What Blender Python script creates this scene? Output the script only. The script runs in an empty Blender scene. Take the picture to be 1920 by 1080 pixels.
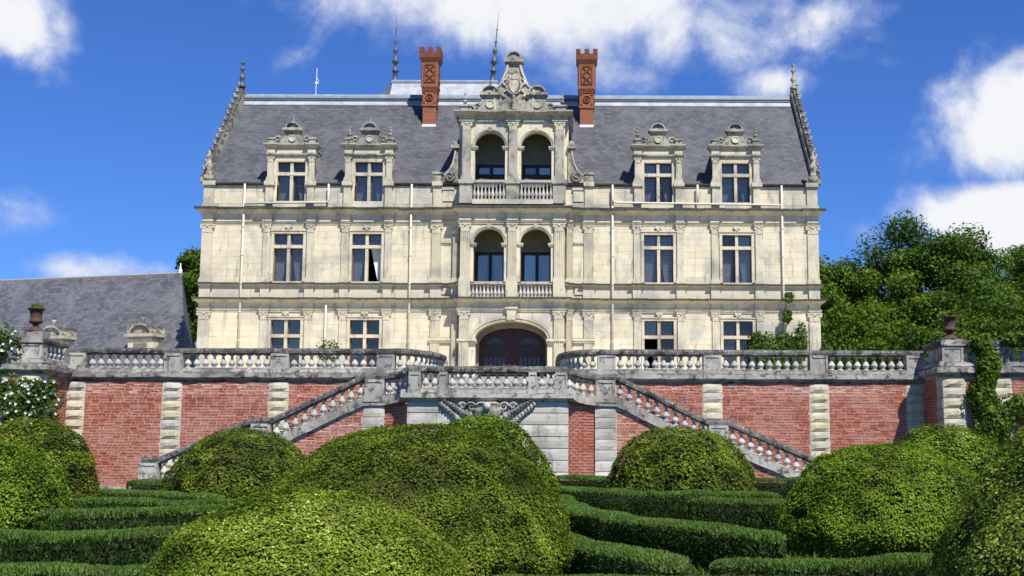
import bpy, math, random
import numpy as np
from mathutils import Vector, Matrix
R = math.radians
random.seed(11); rng = np.random.default_rng(11)
S = bpy.context.scene
COL = S.collection

# ------------------------------------------------------------------ camera
cam = bpy.data.cameras.new('camera'); co = bpy.data.objects.new('camera', cam); COL.objects.link(co)
S.camera = co
PITCH = math.atan(300 / 2250)
co.matrix_world = Matrix.Translation((2.95, 0, 1.6)) @ Matrix.Rotation(math.pi / 2 + PITCH, 4, 'X') @ Matrix.Rotation(R(0.2), 4, 'Z')
cam.sensor_width = 36; cam.lens = 36 * 2250 / 1920
cam.shift_x = -(1078 - 960) / 1920
cam.clip_start = .1; cam.clip_end = 3000
# ------------------------------------------------------------------ light
SUN_AZ, SUN_EL = 27, 54          # degrees to the right of the direction behind the camera / above horizon
sl = bpy.data.lights.new('sun', 'SUN'); so = bpy.data.objects.new('sun', sl); COL.objects.link(so)
sl.energy = 5.0; sl.angle = R(.53); sl.color = (1, .955, .88)
sd = Vector((math.sin(R(SUN_AZ)) * math.cos(R(SUN_EL)), -math.cos(R(SUN_AZ)) * math.cos(R(SUN_EL)), math.sin(R(SUN_EL))))
so.rotation_euler = sd.to_track_quat('Z', 'Y').to_euler(); so.location = (20, -20, 40)
S.view_settings.view_transform = 'Standard'; S.view_settings.look = 'None'
S.view_settings.exposure = 0.38; S.view_settings.gamma = 1; S.view_settings.use_curve_mapping = False
W = bpy.data.worlds.new('World'); S.world = W; W.use_nodes = True


class NT:
    """tiny node-tree builder"""
    def __init__(s, nt):
        s.t = nt; nt.nodes.clear()
    def n(s, typ, **kw):
        nd = s.t.nodes.new(typ)
        for k, v in kw.items():
            if k[0] == '_': setattr(nd, k[1:], v)
        return nd
    def l(s, a, b): s.t.links.new(a, b)
    def val(s, sock, v):
        if isinstance(v, bpy.types.NodeSocket): s.l(v, sock)
        else: sock.default_value = v
    def math(s, op, a, b=0, c=0, clamp=False):
        nd = s.n('ShaderNodeMath', _operation=op, _use_clamp=clamp)
        s.val(nd.inputs[0], a); s.val(nd.inputs[1], b); s.val(nd.inputs[2], c)
        return nd.outputs[0]
    def vmath(s, op, a, b=(0, 0, 0)):
        nd = s.n('ShaderNodeVectorMath', _operation=op)
        s.val(nd.inputs[0], a); s.val(nd.inputs[1], b)
        return nd.outputs['Value'] if op in ('LENGTH', 'DOT_PRODUCT', 'DISTANCE') else nd.outputs[0]
    def sstep(s, x, a, b):
        nd = s.n('ShaderNodeMapRange', _interpolation_type='SMOOTHSTEP')
        s.val(nd.inputs[0], x); s.val(nd.inputs[1], a); s.val(nd.inputs[2], b); nd.inputs[3].default_value = 0; nd.inputs[4].default_value = 1
        return nd.outputs[0]
    def noise(s, vec, scale, detail=4, rough=.55, dist=0):
        nd = s.n('ShaderNodeTexNoise')
        if vec is not None: s.l(vec, nd.inputs['Vector'])
        nd.inputs['Scale'].default_value = scale; nd.inputs['Detail'].default_value = detail
        nd.inputs['Roughness'].default_value = rough; nd.inputs['Distortion'].default_value = dist
        return nd.outputs[0]
    def mix(s, f, a, b, mode='MIX'):
        nd = s.n('ShaderNodeMix', _data_type='RGBA', _blend_type=mode)
        s.val(nd.inputs[0], f)
        for i, v in ((6, a), (7, b)):
            if isinstance(v, (tuple, list)): nd.inputs[i].default_value = (*v, 1)[:4]
            else: s.l(v, nd.inputs[i])
        return nd.outputs[2]
    def ramp(s, x, stops, interp='LINEAR'):
        nd = s.n('ShaderNodeValToRGB'); nd.color_ramp.interpolation = interp
        e = nd.color_ramp.elements
        while len(e) < len(stops): e.new(.5)
        for i, (p, c) in enumerate(stops):
            e[i].position = p; e[i].color = (*c, 1) if isinstance(c, tuple) else (c, c, c, 1)
        s.l(x, nd.inputs[0])
        return nd.outputs[0]


# sky: clear Nishita sky with fair-weather clouds
def build_world():
    t = NT(W.node_tree)
    sky = t.n('ShaderNodeTexSky', _sky_type='NISHITA', _sun_disc=False)
    sky.sun_elevation = R(SUN_EL); sky.sun_rotation = math.pi - R(SUN_AZ)
    sky.altitude = 300; sky.air_density = 1.0; sky.dust_density = .3; sky.ozone_density = 4.0
    skyc = t.mix(1, sky.outputs[0], (.34, .585, 1.06), 'MULTIPLY')
    tc = t.n('ShaderNodeTexCoord'); d = tc.outputs['Generated']
    dn = t.vmath('NORMALIZE', d)
    n1 = t.noise(dn, 11, 9, .58, .35)
    n2 = t.noise(dn, 34, 6, .6)
    # cloud banks: centre (direction), half width, half height, strength
    banks = [((1040, 0), 470, 125, 1.12), ((1330, 40), 290, 120, 1.0), ((1445, 150), 80, 45, .9), ((760, 0), 200, 80, .9), ((1150, 130), 240, 80, .55),
             ((10, 45), 120, 105, 1.15), ((1890, 220), 150, 120, 1.45), ((1890, 405), 170, 75, 1.45), ((1790, 245), 70, 60, .85), ((555, 118), 75, 60, .36),
             ((20, 400), 110, 60, .55), ((215, 508), 170, 40, .75), ((1600, 430), 60, 50, .45), ((1710, 130), 130, 120, .35)]
    tot = None
    cp, sp = math.cos(PITCH), math.sin(PITCH)
    for (px, py), rw, rh, st in banks:
        a, b = (px - 1078) / 2250, (540 - py) / 2250
        c = Vector((a, cp - b * sp, sp + b * cp)); L = c.length; c.normalize()
        up = Vector((0, -sp, cp)); rt = Vector((1, 0, 0))
        df = t.vmath('SUBTRACT', dn, tuple(c))
        u = t.math('MULTIPLY', t.vmath('DOT_PRODUCT', df, tuple(rt)), 2250 * L / rw)
        v = t.math('MULTIPLY', t.vmath('DOT_PRODUCT', df, tuple(up)), 2250 * L / rh)
        w = t.math('MULTIPLY', t.vmath('DOT_PRODUCT', df, tuple(c)), 6)
        r2 = t.math('ADD', t.math('ADD', t.math('MULTIPLY', u, u), t.math('MULTIPLY', v, v)), t.math('MULTIPLY', w, w))
        g = t.math('MULTIPLY', t.math('POWER', 2.718, t.math('MULTIPLY', r2, -1.1)), st)
        tot = g if tot is None else t.math('MAXIMUM', tot, g)
    # scattered clouds everywhere else
    far = t.math('MULTIPLY', t.sstep(t.noise(dn, 2.3, 3, .5), .56, .74), .85)
    back = t.sstep(t.vmath('DOT_PRODUCT', dn, (0, 1, 0)), .80, .6)
    tot = t.math('MAXIMUM', tot, t.math('MULTIPLY', far, back))
    dens = t.math('ADD', tot, t.math('MULTIPLY', t.math('SUBTRACT', n1, .5), 1.9))
    dens = t.math('ADD', dens, t.math('MULTIPLY', t.math('SUBTRACT', n2, .5), .45))
    gate = t.sstep(tot, .06, .3)
    m = t.math('MULTIPLY', t.sstep(dens, .30, 1.02), gate)
    m = t.math('MULTIPLY', m, .96)
    ccol = t.mix(t.sstep(t.math('ADD', dens, t.math('MULTIPLY', n2, .4)), .55, 1.35), (.56, .65, .92), (.98, .99, 1.0))
    b1 = t.n('ShaderNodeBackground'); t.l(skyc, b1.inputs[0]); b1.inputs[1].default_value = .1
    b2 = t.n('ShaderNodeBackground'); t.l(ccol, b2.inputs[0]); b2.inputs[1].default_value = .74
    mx = t.n('ShaderNodeMixShader'); t.l(m, mx.inputs[0]); t.l(b1.outputs[0], mx.inputs[1]); t.l(b2.outputs[0], mx.inputs[2])
    o = t.n('ShaderNodeOutputWorld'); t.l(mx.outputs[0], o.inputs[0])
build_world()

# ------------------------------------------------------------------ materials
MATS = {}
def newmat(name):
    m = bpy.data.materials.new(name); m.use_nodes = True; MATS[name] = m
    return NT(m.node_tree)
def finish(t, col, rough=.85, bump=None, bstr=.3, bdist=.02, spec=.3, metal=0):
    p = t.n('ShaderNodeBsdfPrincipled'); t.val(p.inputs['Base Color'], col if not isinstance(col, tuple) else (*col, 1))
    t.val(p.inputs['Roughness'], rough); p.inputs['Specular IOR Level'].default_value = spec; p.inputs['Metallic'].default_value = metal
    if bump is not None:
        b = t.n('ShaderNodeBump'); b.inputs['Strength'].default_value = bstr; b.inputs['Distance'].default_value = bdist
        t.l(bump, b.inputs['Height']); t.l(b.outputs[0], p.inputs['Normal'])
    o = t.n('ShaderNodeOutputMaterial'); t.l(p.outputs[0], o.inputs[0])
    return p
def pos(t): return t.n('ShaderNodeNewGeometry').outputs['Position']
def tint(t):
    a = t.n('ShaderNodeAttribute', _attribute_name='tint'); oi = t.n('ShaderNodeObjectInfo')
    return t.math('FRACT', t.math('ADD', a.outputs['Fac'], oi.outputs['Random']))
def upness(t):
    sx = t.n('ShaderNodeSeparateXYZ'); t.l(t.n('ShaderNodeNewGeometry').outputs['Normal'], sx.inputs[0])
    return sx.outputs[2]

def stone(name, ramp, grey=(.33, .31, .27), gamt=.5, lich=(.045, .045, .042), lamt=.25, top=.6, bstr=.25, tscale=1.0, lscale=3.0, spots=0, lth=.54):
    """weathered limestone: per-block tint, grey bloom, lichen spots, dark growth on ledges"""
    t = newmat(name); P = pos(t)
    c = t.ramp(t.math('MULTIPLY', tint(t), tscale), ramp)
    n = t.noise(P, .55, 5, .6, .5); c = t.mix(t.math('MULTIPLY', t.sstep(n, .45, .68), gamt), c, grey)
    st = t.n('ShaderNodeMapping'); t.l(P, st.inputs[0]); st.inputs['Scale'].default_value = (2.2, 2.2, .35)
    n4 = t.noise(st.outputs[0], 1.6, 6, .7); c = t.mix(t.math('MULTIPLY', t.sstep(n4, .52, .70), gamt * .8), c, (grey[0] * .6, grey[1] * .6, grey[2] * .58))
    n2 = t.noise(P, lscale, 6, .7); lf = t.math('MULTIPLY', t.sstep(n2, lth, lth + .14), lamt)
    upf = t.math('MULTIPLY', t.sstep(upness(t), .25, .7), top)
    upf = t.math('MULTIPLY', upf, t.sstep(n2, .3, .5))
    c = t.mix(t.math('MAXIMUM', lf, upf), c, lich)
    n3 = t.noise(P, 18, 4, .65)
    if spots:
        n6 = t.noise(P, 8, 5, .7); c = t.mix(t.math('MULTIPLY', t.sstep(n6, .56, .66), spots), c, (.5, .5, .46))
    c = t.mix(.3, c, t.ramp(n3, [(.3, .45), (.7, 1.0)]), 'MULTIPLY')
    finish(t, c, .9, n3, bstr, .03)
CREAM = [(0, (.70, .605, .415)), (.22, (.76, .675, .485)), (.45, (.74, .66, .48)), (.62, (.71, .625, .425)), (.78, (.77, .70, .52)), (.94, (.67, .58, .38)), (1, (.62, .58, .47))]
stone('ashlar', CREAM, grey=(.43, .41, .36), gamt=.8, lamt=.18, top=.4)
stone('trim', [(0, (.62, .565, .40)), (1, (.68, .62, .45))], grey=(.30, .29, .25), gamt=.75, lamt=.35, top=.75, lscale=4)
stone('pilaster_stone', [(0, (.60, .55, .40)), (1, (.66, .605, .45))], grey=(.33, .315, .27), gamt=.75, lamt=.25, top=.7, lscale=3)
stone('cornice_stone', [(0, (.45, .41, .32)), (1, (.50, .455, .355))], grey=(.17, .16, .145), gamt=.8, lamt=.65, top=1.0, lscale=4)
stone('crown_stone', [(0, (.46, .425, .33)), (1, (.50, .46, .36))], grey=(.19, .18, .16), gamt=.9, lamt=.75, top=1.0, lscale=4, spots=.15, lth=.49)
stone('bay_stone', [(0, (.42, .395, .32)), (1, (.47, .44, .36))], grey=(.2, .193, .175), gamt=.95, lamt=.5, top=.8, lscale=3, lth=.5)
stone('terrace_stone', [(0, (.40, .38, .335)), (.5, (.48, .455, .40)), (1, (.55, .52, .45))], grey=(.17, .163, .15), gamt=.85, lich=(.05, .048, .044), lamt=.9, top=.85, lscale=3.4, spots=.45, lth=.50)
stone('rail_stone', [(0, (.15, .143, .13)), (1, (.2, .19, .17))], grey=(.055, .053, .05), gamt=.85, lich=(.028, .027, .025), lamt=.9, top=.6, lscale=3.5, spots=.6, lth=.46)
stone('ledge_stone', [(0, (.075, .07, .06)), (1, (.10, .094, .08))], grey=(.035, .033, .03), gamt=.8, lamt=.8, top=.9, lscale=2.5, spots=.2)
stone('baluster_stone', [(0, (.42, .40, .37)), (.5, (.55, .52, .46)), (1, (.62, .58, .50))], grey=(.30, .29, .28), gamt=.6, lamt=.3, top=.3, lscale=7)
stone('quoin_stone', [(0, (.62, .55, .40)), (.3, (.72, .66, .52)), (.6, (.66, .585, .35)), (1, (.52, .48, .41))], grey=(.42, .39, .33), gamt=.4, lamt=.3, top=.5, lscale=4, bstr=.5)
stone('landing_stone', [(0, (.50, .475, .41)), (.5, (.60, .57, .50)), (1, (.66, .62, .53))], grey=(.30, .285, .255), gamt=.8, lamt=.45, top=.6, lscale=2.5)

def brickmat():
    t = newmat('brick'); P = pos(t)
    c = t.ramp(tint(t), [(0, (.40, .10, .05)), (.25, (.46, .14, .075)), (.5, (.28, .062, .035)), (.75, (.50, .19, .12)), (1, (.36, .085, .045))])
    n = t.noise(P, 1.1, 5, .6); c = t.mix(t.math('MULTIPLY', t.sstep(n, .38, .66), .62), c, (.51, .265, .205)); n8 = t.noise(P, .9, 5, .65, .6); c = t.mix(t.math('MULTIPLY', t.sstep(n8, .56, .68), .6), c, (.24, .07, .045))
    n3 = t.noise(P, 14, 5, .7); c = t.mix(.35, c, t.ramp(n3, [(.3, .5), (.7, 1.0)]), 'MULTIPLY')
    finish(t, c, .92, n3, .5, .02)
    t = newmat('mortar'); P = pos(t); n = t.noise(P, 6, 5, .6)
    finish(t, t.ramp(n, [(.3, (.47, .33, .265)), (.7, (.62, .47, .39))]), .95, n, .3)
    # chimney brickwork
    t = newmat('chimney_brick'); tc = t.n('ShaderNodeTexCoord'); mp = t.n('ShaderNodeMapping'); t.l(tc.outputs['Object'], mp.inputs[0])
    mp.inputs['Rotation'].default_value = (R(90), 0, 0)
    b = t.n('ShaderNodeTexBrick'); t.l(mp.outputs[0], b.inputs[0]); b.inputs['Scale'].default_value = 1
    b.inputs['Brick Width'].default_value = .22; b.inputs['Row Height'].default_value = .07; b.inputs['Mortar Size'].default_value = .008
    b.inputs['Color1'].default_value = (.30, .085, .036, 1); b.inputs['Color2'].default_value = (.25, .065, .028, 1); b.inputs['Mortar'].default_value = (.36, .2, .12, 1)
    n = t.noise(pos(t), 3, 5, .65); c = t.mix(t.math('MULTIPLY', t.sstep(n, .5, .7), .6), b.outputs[0], (.16, .065, .035))
    finish(t, c, .9, b.outputs[1], .2)
    t = newmat('chimney_dark'); n = t.noise(pos(t), 4, 5, .65)
    finish(t, t.ramp(n, [(.35, (.12, .05, .03)), (.7, (.26, .085, .04))]), .92, n)
brickmat()

def slate(name, ax, g=1.0):
    t = newmat(name); tc = t.n('ShaderNodeTexCoord'); P = tc.outputs['Object']
    mp = t.n('ShaderNodeMapping'); t.l(P, mp.inputs[0]); mp.inputs['Rotation'].default_value = (R(90), 0, ax)
    b = t.n('ShaderNodeTexBrick'); t.l(mp.outputs[0], b.inputs[0]); b.inputs['Scale'].default_value = 1; b.offset = .5
    b.inputs['Brick Width'].default_value = .26; b.inputs['Row Height'].default_value = .15; b.inputs['Mortar Size'].default_value = .008; b.inputs['Bias'].default_value = .1
    b.inputs['Color1'].default_value = (.168 * g, .173 * g, .196 * g, 1); b.inputs['Color2'].default_value = (.09 * g, .093 * g, .105 * g, 1); b.inputs['Mortar'].default_value = (.035, .036, .045, 1)
    n = t.noise(pos(t), .8, 6, .65, .4); c = t.mix(t.math('MULTIPLY', t.sstep(n, .42, .68), .55), b.outputs[0], (.215 * g, .217 * g, .23 * g))
    st = t.n('ShaderNodeMapping'); t.l(pos(t), st.inputs[0]); st.inputs['Scale'].default_value = (3, 1, .5)
    n2 = t.noise(st.outputs[0], 1.5, 6, .7); c = t.mix(t.math('MULTIPLY', t.sstep(n2, .58, .72), .45), c, (.105, .09, .075))
    n5 = t.noise(pos(t), 5, 4, .7); c = t.mix(t.math('MULTIPLY', t.sstep(n5, .62, .72), .5), c, (.36 * g, .365 * g, .38 * g))
    finish(t, c, .62, t.math('ADD', b.outputs[1], t.math('MULTIPLY', n5, -1.2)), .45, .03, .4)
slate('slate', 0, .6); slate('slate_pale', 0, .76)
def simple(name, c0, c1, rough=.8, sc=5, bstr=.2, spec=.3, metal=0):
    t = newmat(name); n = t.noise(pos(t), sc, 5, .6)
    finish(t, t.ramp(n, [(.3, c0), (.7, c1)]), rough, n, bstr, .02, spec, metal)
simple('lead', (.16, .20, .24), (.28, .33, .37), .45, 2, .1, .5)
simple('pale_lead', (.26, .275, .295), (.46, .47, .48), .5, 2, .1, .5)
simple('zinc_white', (.72, .73, .74), (.82, .82, .82), .5, 3, .05)
simple('dark_metal', (.05, .055, .065), (.10, .105, .12), .5, 5, .1, .5)
simple('pipe_paint', (.60, .55, .43), (.68, .63, .50), .45, 2, .03, .5)
simple('red_wood', (.115, .040, .034), (.16, .058, .048), .5, 6, .1, .4)
simple('door_wood', (.026, .010, .008), (.045, .017, .013), .45, 6, .1, .4)
simple('interior', (.02, .019, .018), (.03, .028, .026), .9)
simple('plaster', (.25, .225, .16), (.33, .295, .22), .9, 2)
simple('beam_wood', (.035, .027, .02), (.06, .045, .035), .8)
simple('curtain_cloth', (.66, .68, .72), (.74, .76, .80), .9, 3, .05)
simple('rust_iron', (.06, .036, .032), (.105, .055, .042), .75, 8, .3)
simple('white_paint', (.74, .75, .76), (.82, .82, .82), .4, 3, .02, .5)
simple('tile_ridge', (.24, .21, .19), (.34, .30, .28), .9, 5)
simple('gravel', (.50, .44, .34), (.62, .55, .43), .95, 20, .5)
simple('bark', (.05, .04, .03), (.10, .08, .06), .95, 8, .6)
simple('terracotta', (.34, .33, .31), (.48, .46, .43), .85, 5)
simple('grass_ground', (.018, .036, .008), (.04, .07, .014), .95, 3, .6)
def glass():
    t = newmat('window_glass'); P = pos(t)
    br = t.n('ShaderNodeTexBrick'); mp = t.n('ShaderNodeMapping'); t.l(P, mp.inputs[0]); mp.inputs['Rotation'].default_value = (R(90), 0, 0); t.l(mp.outputs[0], br.inputs[0])
    br.inputs['Scale'].default_value = 1; br.inputs['Brick Width'].default_value = .11; br.inputs['Row Height'].default_value = .11; br.inputs['Mortar Size'].default_value = .006; br.offset = .5
    n = t.noise(P, 9, 3, .5)
    b = t.n('ShaderNodeBump'); b.inputs['Strength'].default_value = .12; b.inputs['Distance'].default_value = .02; t.l(n, b.inputs['Height'])
    g = t.n('ShaderNodeBsdfGlossy'); g.inputs['Color'].default_value = (.95, .76, .58, 1); g.inputs['Roughness'].default_value = .04; t.l(b.outputs[0], g.inputs['Normal'])
    tr = t.n('ShaderNodeBsdfTransparent'); tr.inputs[0].default_value = (.72, .72, .72, 1)
    m = t.n('ShaderNodeMixShader'); t.l(t.math('ADD', .07, t.math('MULTIPLY', t.n('ShaderNodeObjectInfo').outputs['Random'], .15)), m.inputs[0]); t.l(tr.outputs[0], m.inputs[1]); t.l(g.outputs[0], m.inputs[2])
    d = t.n('ShaderNodeBsdfDiffuse'); d.inputs[0].default_value = (.05, .05, .055, 1)
    m2 = t.n('ShaderNodeMixShader'); t.l(t.math('MULTIPLY', br.outputs[1], .8), m2.inputs[0]); t.l(m.outputs[0], m2.inputs[1]); t.l(d.outputs[0], m2.inputs[2])
    o = t.n('ShaderNodeOutputMaterial'); t.l(m2.outputs[0], o.inputs[0])
    t = newmat('clear_glass'); P = pos(t); n = t.noise(P, 2.5, 3, .5)
    b = t.n('ShaderNodeBump'); b.inputs['Strength'].default_value = .08; b.inputs['Distance'].default_value = .02; t.l(n, b.inputs['Height'])
    g = t.n('ShaderNodeBsdfGlossy'); g.inputs['Color'].default_value = (.95, .82, .68, 1); g.inputs['Roughness'].default_value = .02; t.l(b.outputs[0], g.inputs['Normal'])
    tr = t.n('ShaderNodeBsdfTransparent'); tr.inputs[0].default_value = (.78, .79, .80, 1)
    m = t.n('ShaderNodeMixShader'); t.l(t.math('ADD', .07, t.math('MULTIPLY', t.n('ShaderNodeObjectInfo').outputs['Random'], .15)), m.inputs[0]); t.l(tr.outputs[0], m.inputs[1]); t.l(g.outputs[0], m.inputs[2])
    o = t.n('ShaderNodeOutputMaterial'); t.l(m.outputs[0], o.inputs[0])
glass()
simple('door_glass', (.03, .034, .042), (.045, .05, .06), .15, 3, .02, .5)
def leafmat(name, cols, brown=None, bamt=.5, trans=.3, rough=.6, spec=.16, patch=1.2):
    t = newmat(name); a = t.n('ShaderNodeAttribute', _attribute_name='tint')
    c = t.ramp(a.outputs['Fac'], cols)
    n = t.noise(pos(t), patch, 4, .6)
    if brown: c = t.mix(t.math('MULTIPLY', t.sstep(n, .52, .72), bamt), c, brown)
    p = t.n('ShaderNodeBsdfPrincipled'); t.l(c, p.inputs['Base Color']); p.inputs['Roughness'].default_value = rough; p.inputs['Specular IOR Level'].default_value = spec
    tl = t.n('ShaderNodeBsdfTranslucent'); t.l(t.mix(1, c, (1.0, 1.0, .55), 'MULTIPLY'), tl.inputs[0])
    m = t.n('ShaderNodeMixShader'); m.inputs[0].default_value = trans; t.l(p.outputs[0], m.inputs[1]); t.l(tl.outputs[0], m.inputs[2])
    o = t.n('ShaderNodeOutputMaterial'); t.l(m.outputs[0], o.inputs[0])
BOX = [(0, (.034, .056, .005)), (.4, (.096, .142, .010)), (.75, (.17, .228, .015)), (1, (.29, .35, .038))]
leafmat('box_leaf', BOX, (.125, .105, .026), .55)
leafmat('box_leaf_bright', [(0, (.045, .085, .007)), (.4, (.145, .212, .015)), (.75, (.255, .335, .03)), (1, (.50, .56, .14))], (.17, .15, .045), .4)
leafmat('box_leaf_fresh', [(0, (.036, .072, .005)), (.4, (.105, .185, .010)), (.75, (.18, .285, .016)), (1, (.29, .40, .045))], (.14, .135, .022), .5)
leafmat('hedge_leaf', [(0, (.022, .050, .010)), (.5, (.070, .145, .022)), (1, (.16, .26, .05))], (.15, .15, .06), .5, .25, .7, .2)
leafmat('tree_leaf', [(0, (.028, .066, .008)), (.5, (.066, .13, .013)), (1, (.13, .21, .024))], None, 0, .35)
leafmat('tree_leaf_light', [(0, (.034, .075, .008)), (.5, (.085, .155, .013)), (1, (.18, .255, .03))], None, 0, .35)
leafmat('tree_leaf_dark', [(0, (.018, .045, .014)), (.5, (.034, .07, .022)), (1, (.06, .10, .035))], None, 0, .3)
leafmat('climber_leaf', [(0, (.025, .06, .008)), (.5, (.055, .11, .014)), (1, (.11, .18, .03))], None, 0, .35)
leafmat('petal', [(0, (.75, .76, .74)), (1, (.84, .84, .82))], None, 0, .3, .6)
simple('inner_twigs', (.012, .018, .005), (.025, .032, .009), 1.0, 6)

# ------------------------------------------------------------------ mesh helpers
class MB:
    def __init__(s): s.v = []; s.f = []; s.t = []
    def add(s, v, f, t=None):
        o = len(s.v); s.v += [tuple(p) for p in v]; s.f += [tuple(i + o for i in q) for q in f]
        s.t += [(0 if t is None else t)] * len(f)
        return s
    def box(s, x0, x1, y0, y1, z0, z1, t=None):
        v = [(x, y, z) for z in (z0, z1) for y in (y0, y1) for x in (x0, x1)]
        return s.add(v, [(0, 2, 3, 1), (4, 5, 7, 6), (0, 1, 5, 4), (2, 6, 7, 3), (0, 4, 6, 2), (1, 3, 7, 5)], t)
    def prism(s, poly, a0, a1, axis='y', t=None):
        n = len(poly)
        mk = {'y': lambda p, a: (p[0], a, p[1]), 'z': lambda p, a: (p[0], p[1], a), 'x': lambda p, a: (a, p[0], p[1])}[axis]
        v = [mk(p, a0) for p in poly] + [mk(p, a1) for p in poly]
        return s.add(v, [tuple(range(n)), tuple(range(2 * n - 1, n - 1, -1))] + [(i, (i + 1) % n, n + (i + 1) % n, n + i) for i in range(n)], t)
    def lathe(s, cx, cy, cz, prof, n=12, sx=1, sy=1, a0=0, a1=2 * math.pi):
        full = abs(a1 - a0 - 2 * math.pi) < 1e-6; m = n if full else n + 1
        v = []
        for r, z in prof:
            for i in range(m):
                a = a0 + (a1 - a0) * i / n; v.append((cx + r * math.cos(a) * sx, cy + r * math.sin(a) * sy, cz + z))
        f = []
        for j in range(len(prof) - 1):
            for i in range(n):
                k = (i + 1) % m; f.append((j * m + i, j * m + k, (j + 1) * m + k, (j + 1) * m + i))
        if full:
            f.append(tuple(range(m - 1, -1, -1))); f.append(tuple((len(prof) - 1) * m + i for i in range(m)))
        return s.add(v, f)
    def cyl(s, c, r, length, axis='y', n=12):
        poly = [(r * math.cos(2 * math.pi * i / n), r * math.sin(2 * math.pi * i / n)) for i in range(n)]
        a = {'y': 1, 'z': 2, 'x': 0}[axis]; o = [c[i] for i in range(3) if i != a]
        return s.prism([(p[0] + o[0], p[1] + o[1]) for p in poly], c[a], c[a] + length, axis)
    def sweep(s, path, prof, closed=False):
        n, m = len(path), len(prof); v = []
        for i, p in enumerate(path):
            a = path[i - 1] if (i > 0 or closed) else None; b = path[(i + 1) % n] if (i < n - 1 or closed) else None
            ns = []
            for q, r in ((a, p), (p, b)):
                if q is None or r is None: continue
                dx, dy = r[0] - q[0], r[1] - q[1]; L = math.hypot(dx, dy) or 1; ns.append((dy / L, -dx / L))
            if len(ns) == 2:
                k = 1 + ns[0][0] * ns[1][0] + ns[0][1] * ns[1][1]; k = max(k, .3)
                nx, ny = (ns[0][0] + ns[1][0]) / k, (ns[0][1] + ns[1][1]) / k
            else: nx, ny = ns[0]
            for d, z in prof:
                zz = z + (p[2] if len(p) > 2 else 0)
                v.append((p[0] + nx * d, p[1] + ny * d, zz))
        f = []
        for i in range(n if closed else n - 1):
            for j in range(m):
                k = (i + 1) % n; f.append((i * m + j, i * m + (j + 1) % m, k * m + (j + 1) % m, k * m + j))
        if not closed: f += [tuple(range(m - 1, -1, -1)), tuple((n - 1) * m + j for j in range(m))]
        return s.add(v, f)
    def tube(s, pts, rad, n=6):
        v = []; P = [Vector(p) for p in pts]
        for i, p in enumerate(P):
            d = (P[min(i + 1, len(P) - 1)] - P[max(i - 1, 0)]).normalized()
            a = d.orthogonal().normalized() if i == 0 else (a - d * a.dot(d)).normalized()
            b = d.cross(a); r = rad[i] if isinstance(rad, (list, tuple)) else rad
            for k in range(n):
                t = 2 * math.pi * k / n; v.append(p + (a * math.cos(t) + b * math.sin(t)) * r)
        f = [(i * n + k, i * n + (k + 1) % n, (i + 1) * n + (k + 1) % n, (i + 1) * n + k) for i in range(len(P) - 1) for k in range(n)]
        f += [tuple(range(n - 1, -1, -1)), tuple((len(P) - 1) * n + k for k in range(n))]
        return s.add(v, f)
    def arch(s, x0, x1, zs, zt, y0, y1, cx, rx, rz, n=14):
        """wall piece above an arched opening"""
        poly = [(x0, zs), (x0, zt), (x1, zt), (x1, zs)]
        poly += [(cx + rx * math.cos(math.pi * i / n), zs + rz * math.sin(math.pi * i / n)) for i in range(n + 1)]
        return s.prism(poly, y0, y1)
    def ring(s, cx, zs, rx, rz, w, y0, y1, n=18):
        """arch moulding"""
        poly = [(cx + rx * math.cos(math.pi * i / n), zs + rz * math.sin(math.pi * i / n)) for i in range(n + 1)]
        poly += [(cx + (rx + w) * math.cos(math.pi * i / n), zs + (rz + w) * math.sin(math.pi * i / n)) for i in range(n, -1, -1)]
        return s.prism(poly, y0, y1)
    def mirror(s):
        m = MB(); m.v = [(-x, y, z) for x, y, z in s.v]; m.f = [tuple(reversed(q)) for q in s.f]; m.t = list(s.t); return m

WO = {}
def mesh(name, mb, mat, org=(0, 0, 0), smooth=False):
    me = bpy.data.meshes.new(name)
    me.from_pydata([(x - org[0], y - org[1], z - org[2]) for x, y, z in mb.v], [], mb.f)
    if any(mb.t):
        a = me.attributes.new('tint', 'FLOAT', 'FACE'); a.data.foreach_set('value', mb.t)
    me.materials.append(MATS[mat])
    if smooth: me.polygons.foreach_set('use_smooth', [True] * len(me.polygons))
    me.update()
    return me
def thing(name, loc, label, cat, group=None):
    o = bpy.data.objects.new(name, None); COL.objects.link(o); o.location = loc; o.empty_display_size = .3
    o['label'] = label; o['category'] = cat
    if group: o['group'] = group
    WO[o] = Vector(loc); return o
def obj(name, mb, mat, parent=None, smooth=False, kind=None):
    if parent is None:
        a = np.array(mb.v); org = Vector((a[:, 0].mean(), a[:, 1].mean(), a[:, 2].min()))
    else: org = WO[parent]
    o = bpy.data.objects.new(name, mesh(name, mb, mat, org, smooth)); COL.objects.link(o)
    if parent is None: o.location = org
    else: o.parent = parent
    WO[o] = org
    if kind: o['kind'] = kind
    return o
def inst(name, me, parent, loc, rz=0, sc=(1, 1, 1), ry=0):
    """a child that shares mesh data; loc in world space"""
    o = bpy.data.objects.new(name, me); COL.objects.link(o); o.parent = parent
    o.location = Vector(loc) - WO[parent]; o.rotation_euler = (0, ry, rz); o.scale = sc; WO[o] = Vector(loc)
    return o
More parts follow.
